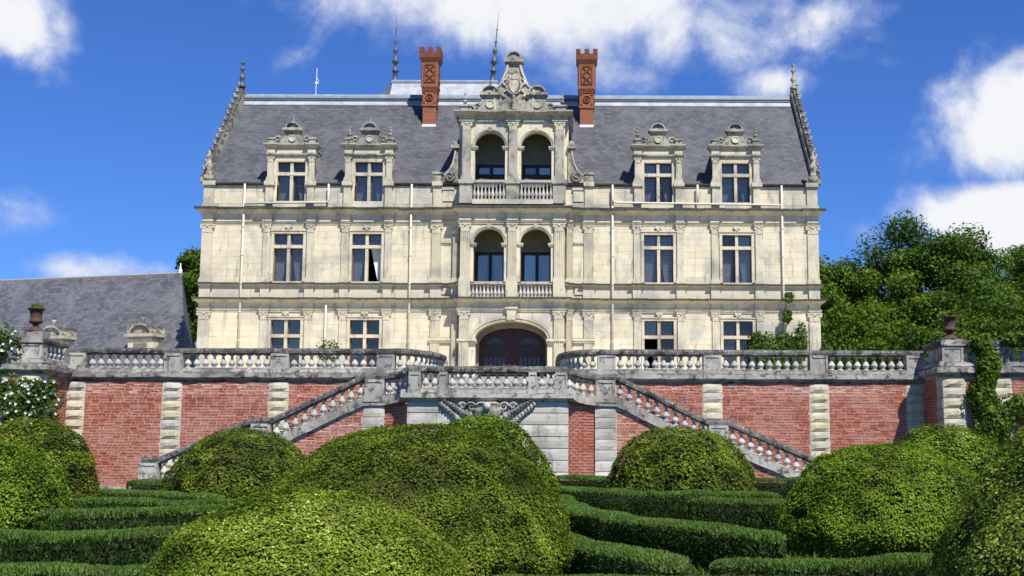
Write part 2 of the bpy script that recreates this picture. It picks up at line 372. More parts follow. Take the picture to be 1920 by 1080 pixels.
def quads(name, V, tint, mat, org=(0, 0, 0), parent=None, kind=None):
    """V (N,4,3): one mesh of N leaf faces"""
    n = len(V); me = bpy.data.meshes.new(name)
    o3 = np.array(org if parent is None else WO[parent], dtype=np.float32)
    me.vertices.add(n * 4); me.vertices.foreach_set('co', (V - o3).astype(np.float32).ravel())
    me.loops.add(n * 4); me.loops.foreach_set('vertex_index', np.arange(n * 4, dtype=np.int32))
    me.polygons.add(n); me.polygons.foreach_set('loop_start', np.arange(0, n * 4, 4, dtype=np.int32))
    me.update(calc_edges=True)
    a = me.attributes.new('tint', 'FLOAT', 'FACE'); a.data.foreach_set('value', tint.astype(np.float32))
    me.materials.append(MATS[mat])
    o = bpy.data.objects.new(name, me); COL.objects.link(o)
    if parent is None: o.location = org
    else: o.parent = parent
    if kind: o['kind'] = kind
    WO[o] = Vector(o3); return o
def vnoise(p, seed=0):
    p = np.asarray(p, float) + seed * 17.31; i = np.floor(p).astype(np.int64); f = p - i; f = f * f * (3 - 2 * f)
    def h(a, b, c):
        n = (a * 374761393 + b * 668265263 + c * 2147483647 + seed * 1013) & 0xffffffff
        n = ((n ^ (n >> 13)) * 1274126177) & 0xffffffff
        return ((n ^ (n >> 16)) & 0xffff) / 65535.
    r = 0
    for dx in (0, 1):
        for dy in (0, 1):
            for dz in (0, 1):
                w = (f[..., 0] if dx else 1 - f[..., 0]) * (f[..., 1] if dy else 1 - f[..., 1]) * (f[..., 2] if dz else 1 - f[..., 2])
                r = r + w * h(i[..., 0] + dx, i[..., 1] + dy, i[..., 2] + dz)
    return r
def leafquads(P, N, size, spread=.8, aspect=.5, srand=.4):
    """leaf-shaped rhombi at P, roughly facing along N"""
    n = len(P); nn = N + rng.normal(0, spread, (n, 3)); nn /= np.linalg.norm(nn, axis=1)[:, None] + 1e-9
    a = np.cross(nn, rng.normal(0, 1, (n, 3))); a /= np.linalg.norm(a, axis=1)[:, None] + 1e-9
    b = np.cross(nn, a); s = (size * (1 + rng.uniform(-srand, srand, n)))[:, None]
    return np.stack([P - a * s * .5, P + b * s * aspect * .5, P + a * s * .5, P - b * s * aspect * .5], 1)

# ------------------------------------------------------------------ ground
ZT = 4.35
g = MB(); g.box(-900, 900, -300, 1500, -1, 0); o = obj('ground', g, 'grass_ground'); o['kind'] = 'structure'
arcL = [(-3.75 + 1.35 * math.sin(a), 48.2 - 3.0 * math.cos(a)) for a in np.linspace(0, math.pi / 2, 9)]
arcR = [(-x, y) for x, y in reversed(arcL)]
pl = [(-300, 42.95), (-16.1, 42.95), (-16.1, 45.2)] + arcL + [(-2.4, 49.0), (2.4, 49.0)] + arcR + [(16.1, 45.2), (16.1, 42.95), (300, 42.95), (300, 900), (-300, 900)]
g = MB(); g.prism(pl, .05, ZT, 'z'); o = obj('terrace_ground', g, 'gravel'); o['kind'] = 'structure'

# ================================================================== CHATEAU
Y0 = 56.0
CH = thing('chateau', (0, Y0, ZT), 'cream stone Renaissance chateau with steep slate roof above the balustraded terrace', 'chateau')
WX = (-10.6, -6.9, 6.9, 10.6); HW = .69
# --- backing walls
def wall_strip(mb, x0, x1, z0, z1, y0, y1, ops):
    x = x0
    for a, b, za, zb in sorted(ops):
        if b < x0 or a > x1: continue
        mb.box(x, a, y0, y1, z0, z1)
        if za > z0: mb.box(a, b, y0, y1, z0, za)
        if zb < z1: mb.box(a, b, y0, y1, zb, z1)
        x = b
    mb.box(x, x1, y0, y1, z0, z1)
GZ, FZ, DZ = (5.3, 7.52), (9.33, 11.62), (13.2, 15.1)
w = MB()
for sx in ((-14.65, -2.4), (2.4, 14.65)):
    wall_strip(w, *sx, ZT, 8.6, Y0 + .03, Y0 + .5, [(c - HW, c + HW, *GZ) for c in WX])
    wall_strip(w, *sx, 8.6, 12.92, Y0 + .03, Y0 + .5, [(c - HW, c + HW, *FZ) for c in WX])
    wall_strip(w, *sx, 12.92, 14.0, Y0 + .03, Y0 + .5, [(c - .66, c + .66, 13.2, 15) for c in WX])
for sgn in (-1, 1):
    xs = sorted((sgn * 14.65, sgn * 14.2)); w.box(xs[0], xs[1], Y0 + .5, 67.4, ZT, 14.0)
w.box(-14.2, 14.2, 67.0, 67.4, ZT, 14.0)
w.box(-14.2, 14.2, Y0 + .5, 67.0, 12.85, 12.95); w.box(-14.2, 14.2, Y0 + 1.9, 67.0, 8.5, 8.6)
wall = obj('wall', w, 'ashlar', CH)
w = MB()   # rooms behind the windows
w.box(-14.2, -2.6, 59.0, 59.1, ZT, 13.9); w.box(2.6, 14.2, 59.0, 59.1, ZT, 13.9); w.box(-2.6, 2.6, 59.3, 59.4, ZT, 17)
obj('room_wall', w, 'interior', CH)
# --- ashlar blocks: upper storey as single stones, the rest joined
unit = mesh('stone', MB().box(-.5, .5, 0, .05, 0, 1), 'ashlar')
stuff = MB(); nst = 0
def ashlar(x0, x1, z0, z1, ops, single, ch=.29):
    global nst
    nc = max(1, round((z1 - z0) / ch)); h = (z1 - z0) / nc
    for r in range(nc):
        za, zb = z0 + r * h, z0 + (r + 1) * h
        cuts = [x0]; x = x0 - random.uniform(0, .5)
        while x < x1 - .35:
            x += random.uniform(.5, 1.0)
            if x0 + .2 < x < x1 - .2: cuts.append(x)
        cuts.append(x1)
        for a, b in zip(cuts, cuts[1:]):
            segs = [(a, b)]
            for oa, ob, oz0, oz1 in ops:
                if zb <= oz0 + .02 or za >= oz1 - .02: continue
                ns = []
                for p, q in segs:
                    if q <= oa or p >= ob: ns.append((p, q)); continue
                    if p < oa: ns.append((p, oa))
                    if q > ob: ns.append((ob, q))
                segs = ns
            for p, q in segs:
                if q - p < .05: continue
                j = random.uniform(-.004, .003)
                if single and nst < 300 and q - p > .3:
                    inst('stone', unit, wall, ((p + q) / 2, Y0 + j, za + .004), 0, (q - p - .005, 1, h - .005)); nst += 1
                else: stuff.box(p + .0025, q - .0025, Y0 + j, Y0 + .05, za + .0025, zb - .0025, random.random() + .001)
for s in (-1, 1):
    rg = sorted((s * (14.3 if s < 0 else 14.05), s * 2.85))
    oF = [(c - HW - .15, c + HW + .15, FZ[0], FZ[1] + .12) for c in WX]; oG = [(c - HW - .15, c + HW + .15, GZ[0], GZ[1] + .12) for c in WX]
    # no stones behind the pilasters
    ashlar(*rg, 9.27, 12.04, oF + [(p * s - .16, p * s + .16, 9, 12.1) for p in (11.64, 9.56, 7.93, 5.88, 3.6)], True, .308)
    ashlar(*rg, ZT, 7.89, oG, False, .3)
    ashlar(*rg, 13.06, 13.94, [(c - 1.15, c + 1.15, 12, 15) for c in WX], False, .3)
obj('ashlar_blocks', stuff, 'ashlar', wall, kind='stuff')

# --- entablatures following every break of the front
PILS = [(14.45, .26), (11.64, .16), (9.56, .16), (7.93, .16), (5.88, .16), (3.6, .22)]
def fpath(dep=.1, back=62, bay=True):
    L = [(-14.72, back), (-14.72, Y0 - dep), (-14.2, Y0 - dep), (-14.2, Y0)]
    for x, h in PILS[1:]:
        L += [(-x - h - .05, Y0), (-x - h - .05, Y0 - dep), (-x + h + .05, Y0 - dep), (-x + h + .05, Y0)]
    L += [(-2.86, Y0), (-2.86, Y0 - .2), (-2.52, Y0 - .2), (-2.52, Y0 - .55), (-1.92, Y0 - .55), (-1.92, Y0 - .48), (-.27, Y0 - .48), (-.27, Y0 - .55)]
    return L + [(-x, y) for x, y in reversed(L)]
FP = fpath()
def band(name, prof, mat): return obj(name, MB().sweep(FP, prof), mat, CH)
def flat(z0, z1, d=0.): return [(-.3, z0), (d, z0), (d, z1), (-.3, z1)]
for (za, zf, zc, ze, proj) in ((7.89, 8.06, 8.30, 8.56, .26), (12.04, 12.19, 12.54, 12.87, .30)):
    band('architrave', [(-.3, za), (.02, za), (.02, za + .07), (.05, za + .075), (.05, za + .12), (.09, zf), (-.3, zf)], 'trim')
    band('frieze', flat(zf, zc), 'ashlar')
    h = ze - zc
    band('cornice', [(-.3, zc), (.05, zc), (.09, zc + h * .2), (.12, zc + h * .3), (proj * .8, zc + h * .42), (proj * .85, zc + h * .54), (proj * .9, zc + h * .6), (-.3, zc + h * .6)], 'trim')
    band('cornice_cap', [(-.3, zc + h * .6), (proj * .97, zc + h * .6), (proj * 1.05, zc + h * .66), (proj * 1.05, zc + h * .93), (.05, ze), (-.3, ze)], 'ledge_stone')
band('pedestal_band', flat(8.56, 9.12, .0), 'ashlar')
band('string_course', [(-.3, 9.12), (.03, 9.12), (.05, 9.15), (.12, 9.18), (-.3, 9.18)], 'trim')
band('string_cap', [(-.3, 9.18), (.13, 9.18), (.16, 9.2), (.16, 9.245), (.02, 9.28), (-.3, 9.28)], 'ledge_stone')
obj('plinth_band', MB().sweep(FP, flat(ZT, 4.8, .04)), 'trim', CH)
# attic parapet
for s in (-1, 1):
    for a, b in ((14.72, 11.75), (9.45, 8.05), (5.75, 2.5)):
        p = MB(); xs = sorted((s * a, s * b))
        path = [(xs[0], Y0), (xs[1], Y0)]
        if a > 14: path = [(s * 14.72, 60), (s * 14.72, Y0 - .03), (s * 11.75, Y0 - .03)] if s < 0 else [(s * 11.75, Y0 - .03), (s * 14.72, Y0 - .03), (s * 14.72, 60)]
        p.sweep(path, [(-.35, 13.94), (.03, 13.94), (.05, 13.98), (.12, 14.01), (.13, 14.06), (-.05, 14.1), (-.35, 14.1)])
        obj('parapet_coping', p, 'ledge_stone', CH)
        p = MB(); p.sweep(path, [(-.3, 12.87), (.05, 12.87), (.05, 13.03), (.02, 13.06), (-.3, 13.06)]); obj('parapet_base', p, 'trim', CH)
    for x, h in ((14.45, .25), (3.6, .2)):
        p = MB(); p.box(s * x - h, s * x + h, Y0 - .1, Y0 + .1, 12.85, 13.93); p.box(s * x - h - .05, s * x + h + .05, Y0 - .2, Y0 + .3, 13.93, 14.13)
        obj('parapet_pier', p, 'trim', CH)

# --- pilasters and capitals
def capital_mesh(w=1., h=1.):
    m = MB(); d = .42 * w
    m.prism([(-.46, 0), (-.5, .04), (-.5, .10), (-.46, .13), (-.44, .5), (-.52, .82), (.52, .82), (.44, .5), (.46, .13), (.5, .10), (.5, .04), (.46, 0)], -.30, .3)
    m.box(-.66, .66, -.42, .3, .86, 1.0); m.box(-.58, .58, -.36, .3, .8, .88)
    for s in (-1, 1):
        m.cyl((s * .5, -.44, .68), .15, .5, 'y', 10); m.cyl((s * .5, -.47, .68), .06, .1, 'y', 8)
        m.prism([(s * .46, .14), (s * .2, .14), (s * .24, .46), (s * .34, .6), (s * .46, .44)], -.36, 0)
        m.prism([(s * .05, .45), (s * .2, .45), (s * .3, .74), (s * .2, .8)], -.36, 0)
    m.prism([(-.14, .14), (.14, .14), (.16, .44), (0, .56), (-.16, .44)], -.38, 0)
    m.lathe(0, -.36, .78, [(.02, -.1), (.12, -.06), (.14, 0), (.1, .08), (.02, .1)], 8)
    return mesh('capital', m, 'pilaster_stone')
CAP = capital_mesh()
def pilaster(x, hw, zb, zt, yf, fluted=False, capx=1., caph=.46, par=None, mat='pilaster_stone'):
    d = .12; m = MB(); zs = zb + .24
    if fluted:
        k = 5; poly = [(x - hw, yf + d)]; sw = 2 * hw / k
        poly.append((x - hw, yf))
        for i in range(k):
            a = x - hw + i * sw
            poly += [(a + sw * .22, yf), (a + sw * .34, yf + .03), (a + sw * .66, yf + .03), (a + sw * .78, yf)]
        poly += [(x + hw, yf), (x + hw, yf + d)]
        m.prism(poly, zs, zt, 'z')
    else: m.box(x - hw, x + hw, yf, yf + d, zs, zt)
    m.box(x - hw - .06, x + hw + .06, yf - .06, yf + d, zb, zb + .12); m.box(x - hw - .035, x + hw + .035, yf - .035, yf + d, zb + .12, zb + .2); m.box(x - hw - .015, x + hw + .015, yf - .015, yf + d, zb + .2, zs)
    p = obj('pilaster', m, mat, par or CH)
    if par is None:
        inst('capital', CAP, p, (x, yf + .1, zt), 0, (hw * 2.05, .3, caph))
    else: inst('capital', CAP, par, (x, yf + .1, zt), 0, (hw * 2.05, .3, caph))
    return p
for s in (-1, 1):
    for x, h in PILS:
        fl = x < 4
        pilaster(s * x, h, ZT + .45, 7.45, Y0 - .085, fl); pilaster(s * x, h, 9.28, 11.6, Y0 - .085, fl)
    for zb, zt in ((ZT + .45, 7.45), (9.28, 11.6)):
        pilaster(s * 2.69, .13, zb, zt, Y0 - .185, True)
        pilaster(s * 2.2, .22, zb, zt, Y0 - .59, True)
for zb, zt in ((9.28, 11.6),):
    pilaster(0, .2, zb, zt, Y0 - .59, True)
# niches panels between the fluted pilasters
for s in (-1, 1):
    p = MB()
    for z in (11.1,): p.sweep([(s * 3.13 - .26, Y0), (s * 3.13 + .26, Y0)], [(-.02, z), (.03, z), (.03, z + .06), (.07, z + .08), (.07, z + .15), (-.02, z + .17)])
    obj('panel_moulding', p, 'trim', CH)
    p = MB(); p.sweep([(s * 2.86, Y0), (s * 3.9, Y0)][::s], [(-.02, 6.47), (.1, 6.47), (.1, 6.54), (.14, 6.56), (.14, 6.66), (-.02, 6.7)]); obj('impost_band', p, 'trim', CH)
    p = MB(); p.box(s * 3.13 - .2, s * 3.13 + .2, Y0 - .05, Y0 + .02, 8.74, 9.04); obj('panel', p, 'trim', CH)
    p = MB(); p.box(s * 3.1 - .24, s * 3.1 + .24, Y0 - .05, Y0 + .02, 13.2, 13.8); p.box(s * 3.1 - .29, s * 3.1 + .29, Y0 - .09, Y0 + .02, 13.75, 13.86); obj('panel', p, 'ashlar', CH)

# --- mullioned windows
def curtain_mesh(xa, xb, z0, z1, y, tie):
    """one hanging curtain, drawn aside at the bottom towards xa"""
    m = MB(); n = 16; rows = 5; v = []
    for r in range(rows):
        f = r / (rows - 1); z = z1 - (z1 - z0) * f; k = 1 - (1 - tie) * f ** 1.1
        for i in range(n):
            u = i / (n - 1); v.append((xa + (xb - xa) * u * k, y + .03 * math.sin(i * 2.0) * (1.2 - .5 * k), z))
    m.add(v, [(r * n + i, r * n + i + 1, (r + 1) * n + i + 1, (r + 1) * n + i) for r in range(rows - 1) for i in range(n - 1)])
    return m
def lights(par, cx, y, cols, rows, opened=(), glassm='window_glass', fw=.05, wood='red_wood'):
    """wooden casements with panes; cols/rows list of (a,b)"""
    for i, (xa, xb) in enumerate(cols):
        for j, (za, zb) in enumerate(rows):
            if (i, j) in opened:
                fr = MB(); s = 1 if i else -1; hx = xb if i else xa
                fr.box(hx - .03, hx + .03, y + .05, y + .05 + (xb - xa), za, za + fw); fr.box(hx - .03, hx + .03, y + .05, y + .05 + (xb - xa), zb - fw, zb); fr.box(hx - .03, hx + .03, y + (xb - xa), y + .05 + (xb - xa), za + fw, zb - fw)
                obj('casement', fr, wood, par); obj('pane', MB().box(hx - .006, hx + .006, y + .05, y + (xb - xa), za + fw, zb - fw), glassm, par)
                continue
            fr = MB(); fr.box(xa, xa + fw, y, y + .06, za, zb); fr.box(xb - fw, xb, y, y + .06, za, zb); fr.box(xa + fw, xb - fw, y, y + .06, za, za + fw); fr.box(xa + fw, xb - fw, y, y + .06, zb - fw, zb)
            obj('casement', fr, wood, par); obj('pane', MB().box(xa + fw, xb - fw, y + .025, y + .035, za + fw, zb - fw), glassm, par)
def window(cx, z0, z1, ztr, opened=(), curtains=True, hw=HW, yo=0, surround=True, par=None, ties=(.45, .45)):
    y = Y0 + yo; m = MB()
    m.box(cx - .07, cx + .07, y + .02, y + .24, z0, ztr - .075); m.box(cx - .07, cx + .07, y + .02, y + .24, ztr + .075, z1); m.box(cx - hw, cx + hw, y, y + .24, ztr - .075, ztr + .075)
    if surround:
        for s in (-1, 1):
            a, b = sorted((cx + s * hw, cx + s * (hw + .13))); m.box(a, b, y - .04, y + .1, z0, z1)
        m.box(cx - hw - .16, cx + hw + .16, y - .05, y + .1, z1, z1 + .12); m.box(cx - hw - .2, cx + hw + .2, y - .09, y + .1, z1 + .12, z1 + .17)
        m.box(cx - hw, cx + hw, y - .1, y + .2, z0 - .1, z0 - .003)
    p = obj('window', m, 'trim', par or CH)
    q = p if par is None else par
    lights(q, cx, y + .2, [(cx - hw, cx - .07), (cx + .07, cx + hw)], [(z0, ztr - .075), (ztr + .075, z1)], opened)
    if curtains:
        obj('curtain', curtain_mesh(cx - hw + .02, cx - .03, z0, z1, y + .4, ties[0]), 'curtain_cloth', q, True)
        obj('curtain', curtain_mesh(cx + hw - .02, cx + .03, z0, z1, y + .4, ties[1]), 'curtain_cloth', q, True)
    if surround:   # carved keystone over the lintel
        k = MB(); k.prism([(cx - .16, z1 + .40), (cx + .16, z1 + .40), (cx + .12, z1 + .26), (cx + .05, z1 + .17), (cx - .05, z1 + .17), (cx - .12, z1 + .26)], y - .1, y + .02)
        for s in (-1, 1): k.cyl((cx + s * .1, y - .13, z1 + .32), .06, .1, 'y', 8)
        k.cyl((cx, y - .13, z1 + .22), .04, .1, 'y', 8)
        obj('keystone', k, 'trim', q)
    return p
for c in WX:
    window(c, *FZ, 11.0, opened=((1, 0),) if c == -6.9 else (), ties=(.5, .25) if c == -6.9 else (.55, .55))
    window(c, *GZ, 6.76, opened=((0, 0),) if c == 6.9 else (), curtains=False)

# --- dormers
EAVE, RIDGE = (Y0 + .3, 13.95), (61.8, 20.0)
SL = (RIDGE[1] - EAVE[1]) / (RIDGE[0] - EAVE[0])
def roofy(z): return EAVE[0] + (z - EAVE[1]) / SL
FIN = [(.0, 0), (.11, 0), (.11, .06), (.06, .1), (.05, .16), (.1, .22), (.11, .28), (.06, .36), (.04, .4), (.08, .46), (.08, .5), (.03, .58), (.03, .66), (.06, .7), (.05, .75), (.0, .8)]
finial_me = mesh('finial', MB().lathe(0, 0, 0, FIN, 10), 'crown_stone', smooth=True)
def aedicule(mb_body, cx, z0, y0, y1, hb, hn, h, ch, r):
    """flared panel with cornice and round pediment"""
    n = 6; side = [(hn + (hb - hn) * (1 - i / n) ** 2.2, z0 + h * i / n) for i in range(n + 1)]
    poly = [(cx - x, z) for x, z in side] + [(cx + x, z) for x, z in reversed(side)]
    mb_body.prism(poly, y0, y1)
    zc = z0 + h
    mb_body.box(cx - hn - .03, cx + hn + .03, y0 - .04, y1, zc, zc + ch * .4); mb_body.box(cx - hn - .1, cx + hn + .1, y0 - .13, y1 + .02, zc + ch * .4, zc + ch)
    arc = [(cx + r * math.cos(math.pi * i / 12), zc + ch + r * .85 * math.sin(math.pi * i / 12)) for i in range(13)]
    mb_body.prism(arc, y0 + .03, y1)
    mb_body.ring(cx, zc + ch, r - .02, (r - .02) * .85, .06, y0 - .08, y1 + .02, 14)
def roundel(cx, z, y, r):
    m = MB(); n = 18
    for i in range(n):
        a, b = 2 * math.pi * i / n, 2 * math.pi * (i + 1) / n
        m.prism([(cx + r * math.cos(a), z + r * math.sin(a)), (cx + r * math.cos(b), z + r * math.sin(b)), (cx + r * .78 * math.cos(b), z + r * .78 * math.sin(b)), (cx + r * .78 * math.cos(a), z + r * .78 * math.sin(a))], y - .05, y + .02)
    m.cyl((cx, y - .02, z), r * .79, .05, 'y', 18)
    return m
def volute(cx, z, y0, y1, r, s):
    m = MB(); pts = []
    for i in range(26):
        a = i / 25 * 3.2 * math.pi; q = r * (1 - .8 * i / 25); pts.append((cx + s * q * math.cos(a + 2.4), z + q * math.sin(a + 2.4)))
    m.cyl((cx, y0 + .03, z), r * .92, y1 - y0 - .03, 'y', 16)
    m.tube([(x, y0, zz) for x, zz in pts], [.05 * r / .3 * (1 - .5 * i / 25) for i in range(26)], 5)
    return m
def dormer(cx, fin_c, fin_l, fin_r):
    yf = Y0 - .02; b = MB()
    zt = 15.95
    for s in (-1, 1):
        a, c = sorted((cx + s * .66, cx + s * 1.02)); b.box(a, c, yf + .06, yf + .55, 12.99, 15.12)
    b.box(cx - .66, cx + .66, yf + .06, yf + .55, 12.99, 13.2); b.box(cx - 1.02, cx + 1.02, yf + .06, yf + .55, 15.12, zt)
    b.prism([(yf + .55, 13.9), (yf + .55, zt - .02), (roofy(zt) + .1, zt - .02), (roofy(13.9), 13.9)], cx - .95, cx - .75, 'x'); b.prism([(yf + .55, 13.9), (yf + .55, zt - .02), (roofy(zt) + .1, zt - .02), (roofy(13.9), 13.9)], cx + .75, cx + .95, 'x')
    b.prism([(yf + .5, zt - .02), (yf + .5, zt + .06), (roofy(zt) + .3, zt + .06), (roofy(zt) + .3, zt - .02)], cx - .99, cx + .99, 'x')
    d = obj('dormer', b, 'trim', CH)
    for s in (-1, 1):   # pedestal, pilaster, capital
        x = cx + s * .98; p = MB(); p.box(x - .17, x + .17, yf - .12, yf + .3, 12.85, 13.93); p.box(x - .25, x + .25, yf - .2, yf + .4, 13.93, 14.12)
        obj('pedestal', p, 'trim', d)
        pilaster(x, .135, 14.12, 15.03, yf - .08, False, caph=.36, par=d)
    # window lights, mullion and curtains
    window(cx, 13.2, 15.1, 14.53, hw=.66, yo=.08, surround=False, par=None if False else d, ties=(.38, .38))
    e = MB(); pth = [(cx - 1.18, yf + .5), (cx - 1.18, yf - .12), (cx - .76, yf - .12), (cx - .76, yf), (cx + .76, yf), (cx + .76, yf - .12), (cx + 1.18, yf - .12), (cx + 1.18, yf + .5)]
    e.sweep(pth, [(-.15, 15.39), (.0, 15.39), (.05, 15.44), (.05, 15.5), (-.15, 15.52)]); obj('architrave', e, 'crown_stone', d)
    e = MB(); e.sweep(pth, [(-.15, 15.52), (-.02, 15.52), (-.02, 15.74), (-.15, 15.74)]); obj('frieze', e, 'ashlar', d)
    e = MB(); e.sweep(pth, [(-.3, 15.74), (.0, 15.74), (.03, 15.8), (.1, 15.85), (.14, 15.9), (.14, 15.96), (.0, 16.0), (-.3, 16.0)]); obj('cornice', e, 'cornice_stone', d)
    a = MB(); aedicule(a, cx, 15.99, yf - .02, yf + .3, .62, .36, .55, .2, .31); obj('pediment', a, 'crown_stone', d)
    obj('roundel', roundel(cx, 16.24, yf - .02, .17), 'ashlar', d)
    for s in (-1, 1): obj('volute', volute(cx + s * .68, 16.2, yf, yf + .22, .22, s), 'crown_stone', d)
    for s, fl in ((-1, fin_l), (1, fin_r)):
        p = MB(); x = cx + s * .98; p.box(x - .16, x + .16, yf - .08, yf + .24, 15.99, 16.18); p.box(x - .2, x + .2, yf - .12, yf + .28, 16.18, 16.25); p.lathe(x, yf + .08, 16.25, [(.15, 0), (.12, .04), (.02, .07)], 10)
        obj('acroterion', p, 'crown_stone', d)
        if fl: inst('finial', finial_me, d, (x, yf + .08, 16.27), 0, (1, 1, .75))
    if fin_c: inst('finial', finial_me, d, (cx, yf + .12, 16.98), 0, (.85, .85, .5))
dormer(-10.6, 1, 0, 0); dormer(-6.9, 1, 1, 1); dormer(6.9, 0, 1, 0); dormer(10.6, 0, 0, 1)

# --- projecting centre bay with loggias
YB = Y0 - .45
b = MB()
# ground storey: one wide basket arch
b.box(-2.45, -1.68, YB, YB + .6, ZT, 6.6); b.box(1.68, 2.45, YB, YB + .6, ZT, 6.6)
b.arch(-2.45, 2.45, 6.6, 8.5, YB, YB + .6, 0, 1.68, .84, 22)
# two loggia storeys
for zf, zs, zt in ((8.5, 11.12, 12.9), (12.9, 15.77, 17.2)):
    for a, c in ((-2.45, -1.82), (-.38, .38), (1.82, 2.45)): b.box(a, c, YB, YB + .4, zf + .1, zs)
    b.arch(-2.45, 0, zs, zt, YB, YB + .4, -1.1, .72, .72); b.arch(0, 2.45, zs, zt, YB, YB + .4, 1.1, .72, .72)
    b.box(-2.45, 2.45, YB, 57.8, zf, zf + .1)
for s in (-1, 1):
    a, c = sorted((s * 2.45, s * 2.2)); b.box(a, c, YB + .4, 59.3, 12.95, 17.18); b.box(a, c, YB + .6, Y0 + .6, ZT, 8.5); b.box(a, c, YB + .4, Y0 + .6, 8.55, 12.9)
    a, c = sorted((s * 2.45, s * 2.62)); b.box(a, c, YB + .42, 59.2, 14.0, 17.1)
bay = obj('centre_bay', b, 'ashlar', CH)
b = MB()
b.box(-2.2, 2.2, 57.1, 57.3, 8.6, 12.85); b.box(-2.2, 2.2, 57.1, 57.3, 13.0, 17.1)
for s in (-1, 1):
    a, c = sorted((s * 2.2, s * 2.35)); b.box(a, c, Y0 + .6, 57.2, 8.6, 12.9)
b.box(-2.2, 2.2, YB + .4, 57.1, 12.6, 12.9); b.box(-2.2, 2.2, YB + .4, 57.1, 17.0, 17.15)
obj('loggia_wall', b, 'plaster', bay)
for zc in (12.6, 17.0):
    for i in range(11):
        x = -2.0 + i * .4; obj('ceiling_beam', MB().box(x - .07, x + .07, YB + .42, 57.1, zc - .17, zc), 'beam_wood', bay)
# roof of the bay running into the main slope
b = MB(); b.prism([(-2.75, 17.15), (2.75, 17.15), (2.75, 17.25), (0, 17.9), (-2.75, 17.25)], YB + .3, 60.2); obj('bay_roof', b, 'lead', CH)
# arch mouldings, imposts, keystones
m = MB(); m.ring(0, 6.6, 1.68, .84, .13, YB - .05, YB + .1, 26); m.ring(0, 6.6, 1.81, .97, .12, YB - .09, YB + .1, 26); obj('arch_moulding', m, 'trim', bay)
for s in (-1, 1):
    a, c = sorted((s * 1.62, s * 2.52)); m = MB(); m.box(a, c, YB - .12, YB + .5, 6.42, 6.5); m.box(a - .0, c, YB - .18, YB + .5, 6.5, 6.6); obj('impost', m, 'trim', bay)
m = MB(); m.prism([(-.24, 8.02), (.24, 8.02), (.17, 7.45), (-.17, 7.45)], YB - .22, YB + .1); m.box(-.28, .28, YB - .28, YB, 8.0, 8.08)
for s in (-1, 1): m.cyl((s * .12, YB - .27, 7.55), .09, .2, 'y', 10)
obj('keystone', m, 'trim', bay)
for zs, zc in ((11.12, 9.28), (15.77, 14.12)):
    for s in (-1, 1):
        m = MB(); m.ring(s * 1.1, zs, .72, .72, .07, YB - .03, YB + .1, 18); m.ring(s * 1.1, zs, .79, .79, .07, YB - .07, YB + .1, 18); obj('arch_moulding', m, 'trim', bay)
        m = MB(); m.box(s * 1.1 - .09, s * 1.1 + .09, YB - .14, YB + .05, zs + .70, zs + .9); obj('keystone', m, 'cornice_stone', bay)
        for x in (.38, 1.82):
            m = MB(); m.box(s * x - .11, s * x + .11, YB - .05, YB + .42, zs - .14, zs - .07); m.box(s * x - .14, s * x + .14, YB - .08, YB + .43, zs - .07, zs); obj('impost', m, 'trim', bay)
# upper loggia order and entablature
for x, h in ((-2.2, .2), (0, .2), (2.2, .2)):
    pilaster(x, h, 14.12, 16.48, YB - .14, False, mat='bay_stone')
    p = MB(); p.box(x - .3, x + .3, YB - .2, YB + .1, 13.0, 13.93); p.box(x - .36, x + .36, YB - .27, YB + .3, 13.93, 14.12); obj('pedestal', p, 'bay_stone', bay)
    for z0, z1 in ((8.5, 9.28),):
        p = MB(); p.box(x - .27, x + .27, YB - .28, YB - .02, z0, z1); obj('pedestal', p, 'trim', bay)
UP = [(-2.55, 59), (-2.55, YB - .16), (-1.88, YB - .16), (-1.88, YB - .04), (-.32, YB - .04), (-.32, YB - .16)]
UP = UP + [(-x, y) for x, y in reversed(UP)]
for nm, prof, mt in (('architrave', [(-.2, 16.92), (.0, 16.92), (.04, 16.97), (.04, 17.03), (-.2, 17.04)], 'crown_stone'), ('frieze', flat(17.04, 17.2, .0), 'trim'),
                     ('cornice', [(-.3, 17.2), (.02, 17.2), (.06, 17.26), (.22, 17.32), (.28, 17.38), (.28, 17.45), (.0, 17.5), (-.3, 17.5)], 'cornice_stone')):
    obj(nm, MB().sweep(UP, prof), mt, CH)
# balconies
BAL = [(.0, 0), (.09, 0), (.09, .05), (.05, .08), (.05, .12), (.1, .26), (.105, .34), (.075, .46), (.045, .62), (.04, .8), (.055, .84), (.07, .87), (.07, .93), (.09, .95), (.09, 1.0), (0, 1.0)]
bal_small = mesh('baluster', MB().lathe(0, 0, 0, [(r * .85, z) for r, z in BAL], 9), 'baluster_stone', smooth=True)
for zr, zb in ((9.17, 8.5), (14.0, 12.95)):
    ba = MB(); ba.box(-1.9, 1.9, YB - .26, YB - .02, zr - .02, zr + .1); ba.box(-1.9, 1.9, YB - .23, YB - .05, zr - .06, zr - .02)
    rail = obj('balcony_rail', ba, 'cornice_stone', bay)
    ba = MB(); ba.box(-1.9, 1.9, YB - .24, YB - .02, zb, zb + (.06 if zr < 10 else .22)); obj('balcony_base', ba, 'trim', bay)
    z0 = zb + (.06 if zr < 10 else .22); hh = zr - .06 - z0
    for s in (-1, 1):
        for i in range(9):
            inst('baluster', bal_small, bay, (s * (.42 + i * .172), YB - .14, z0), 0, (.95, .95, hh))
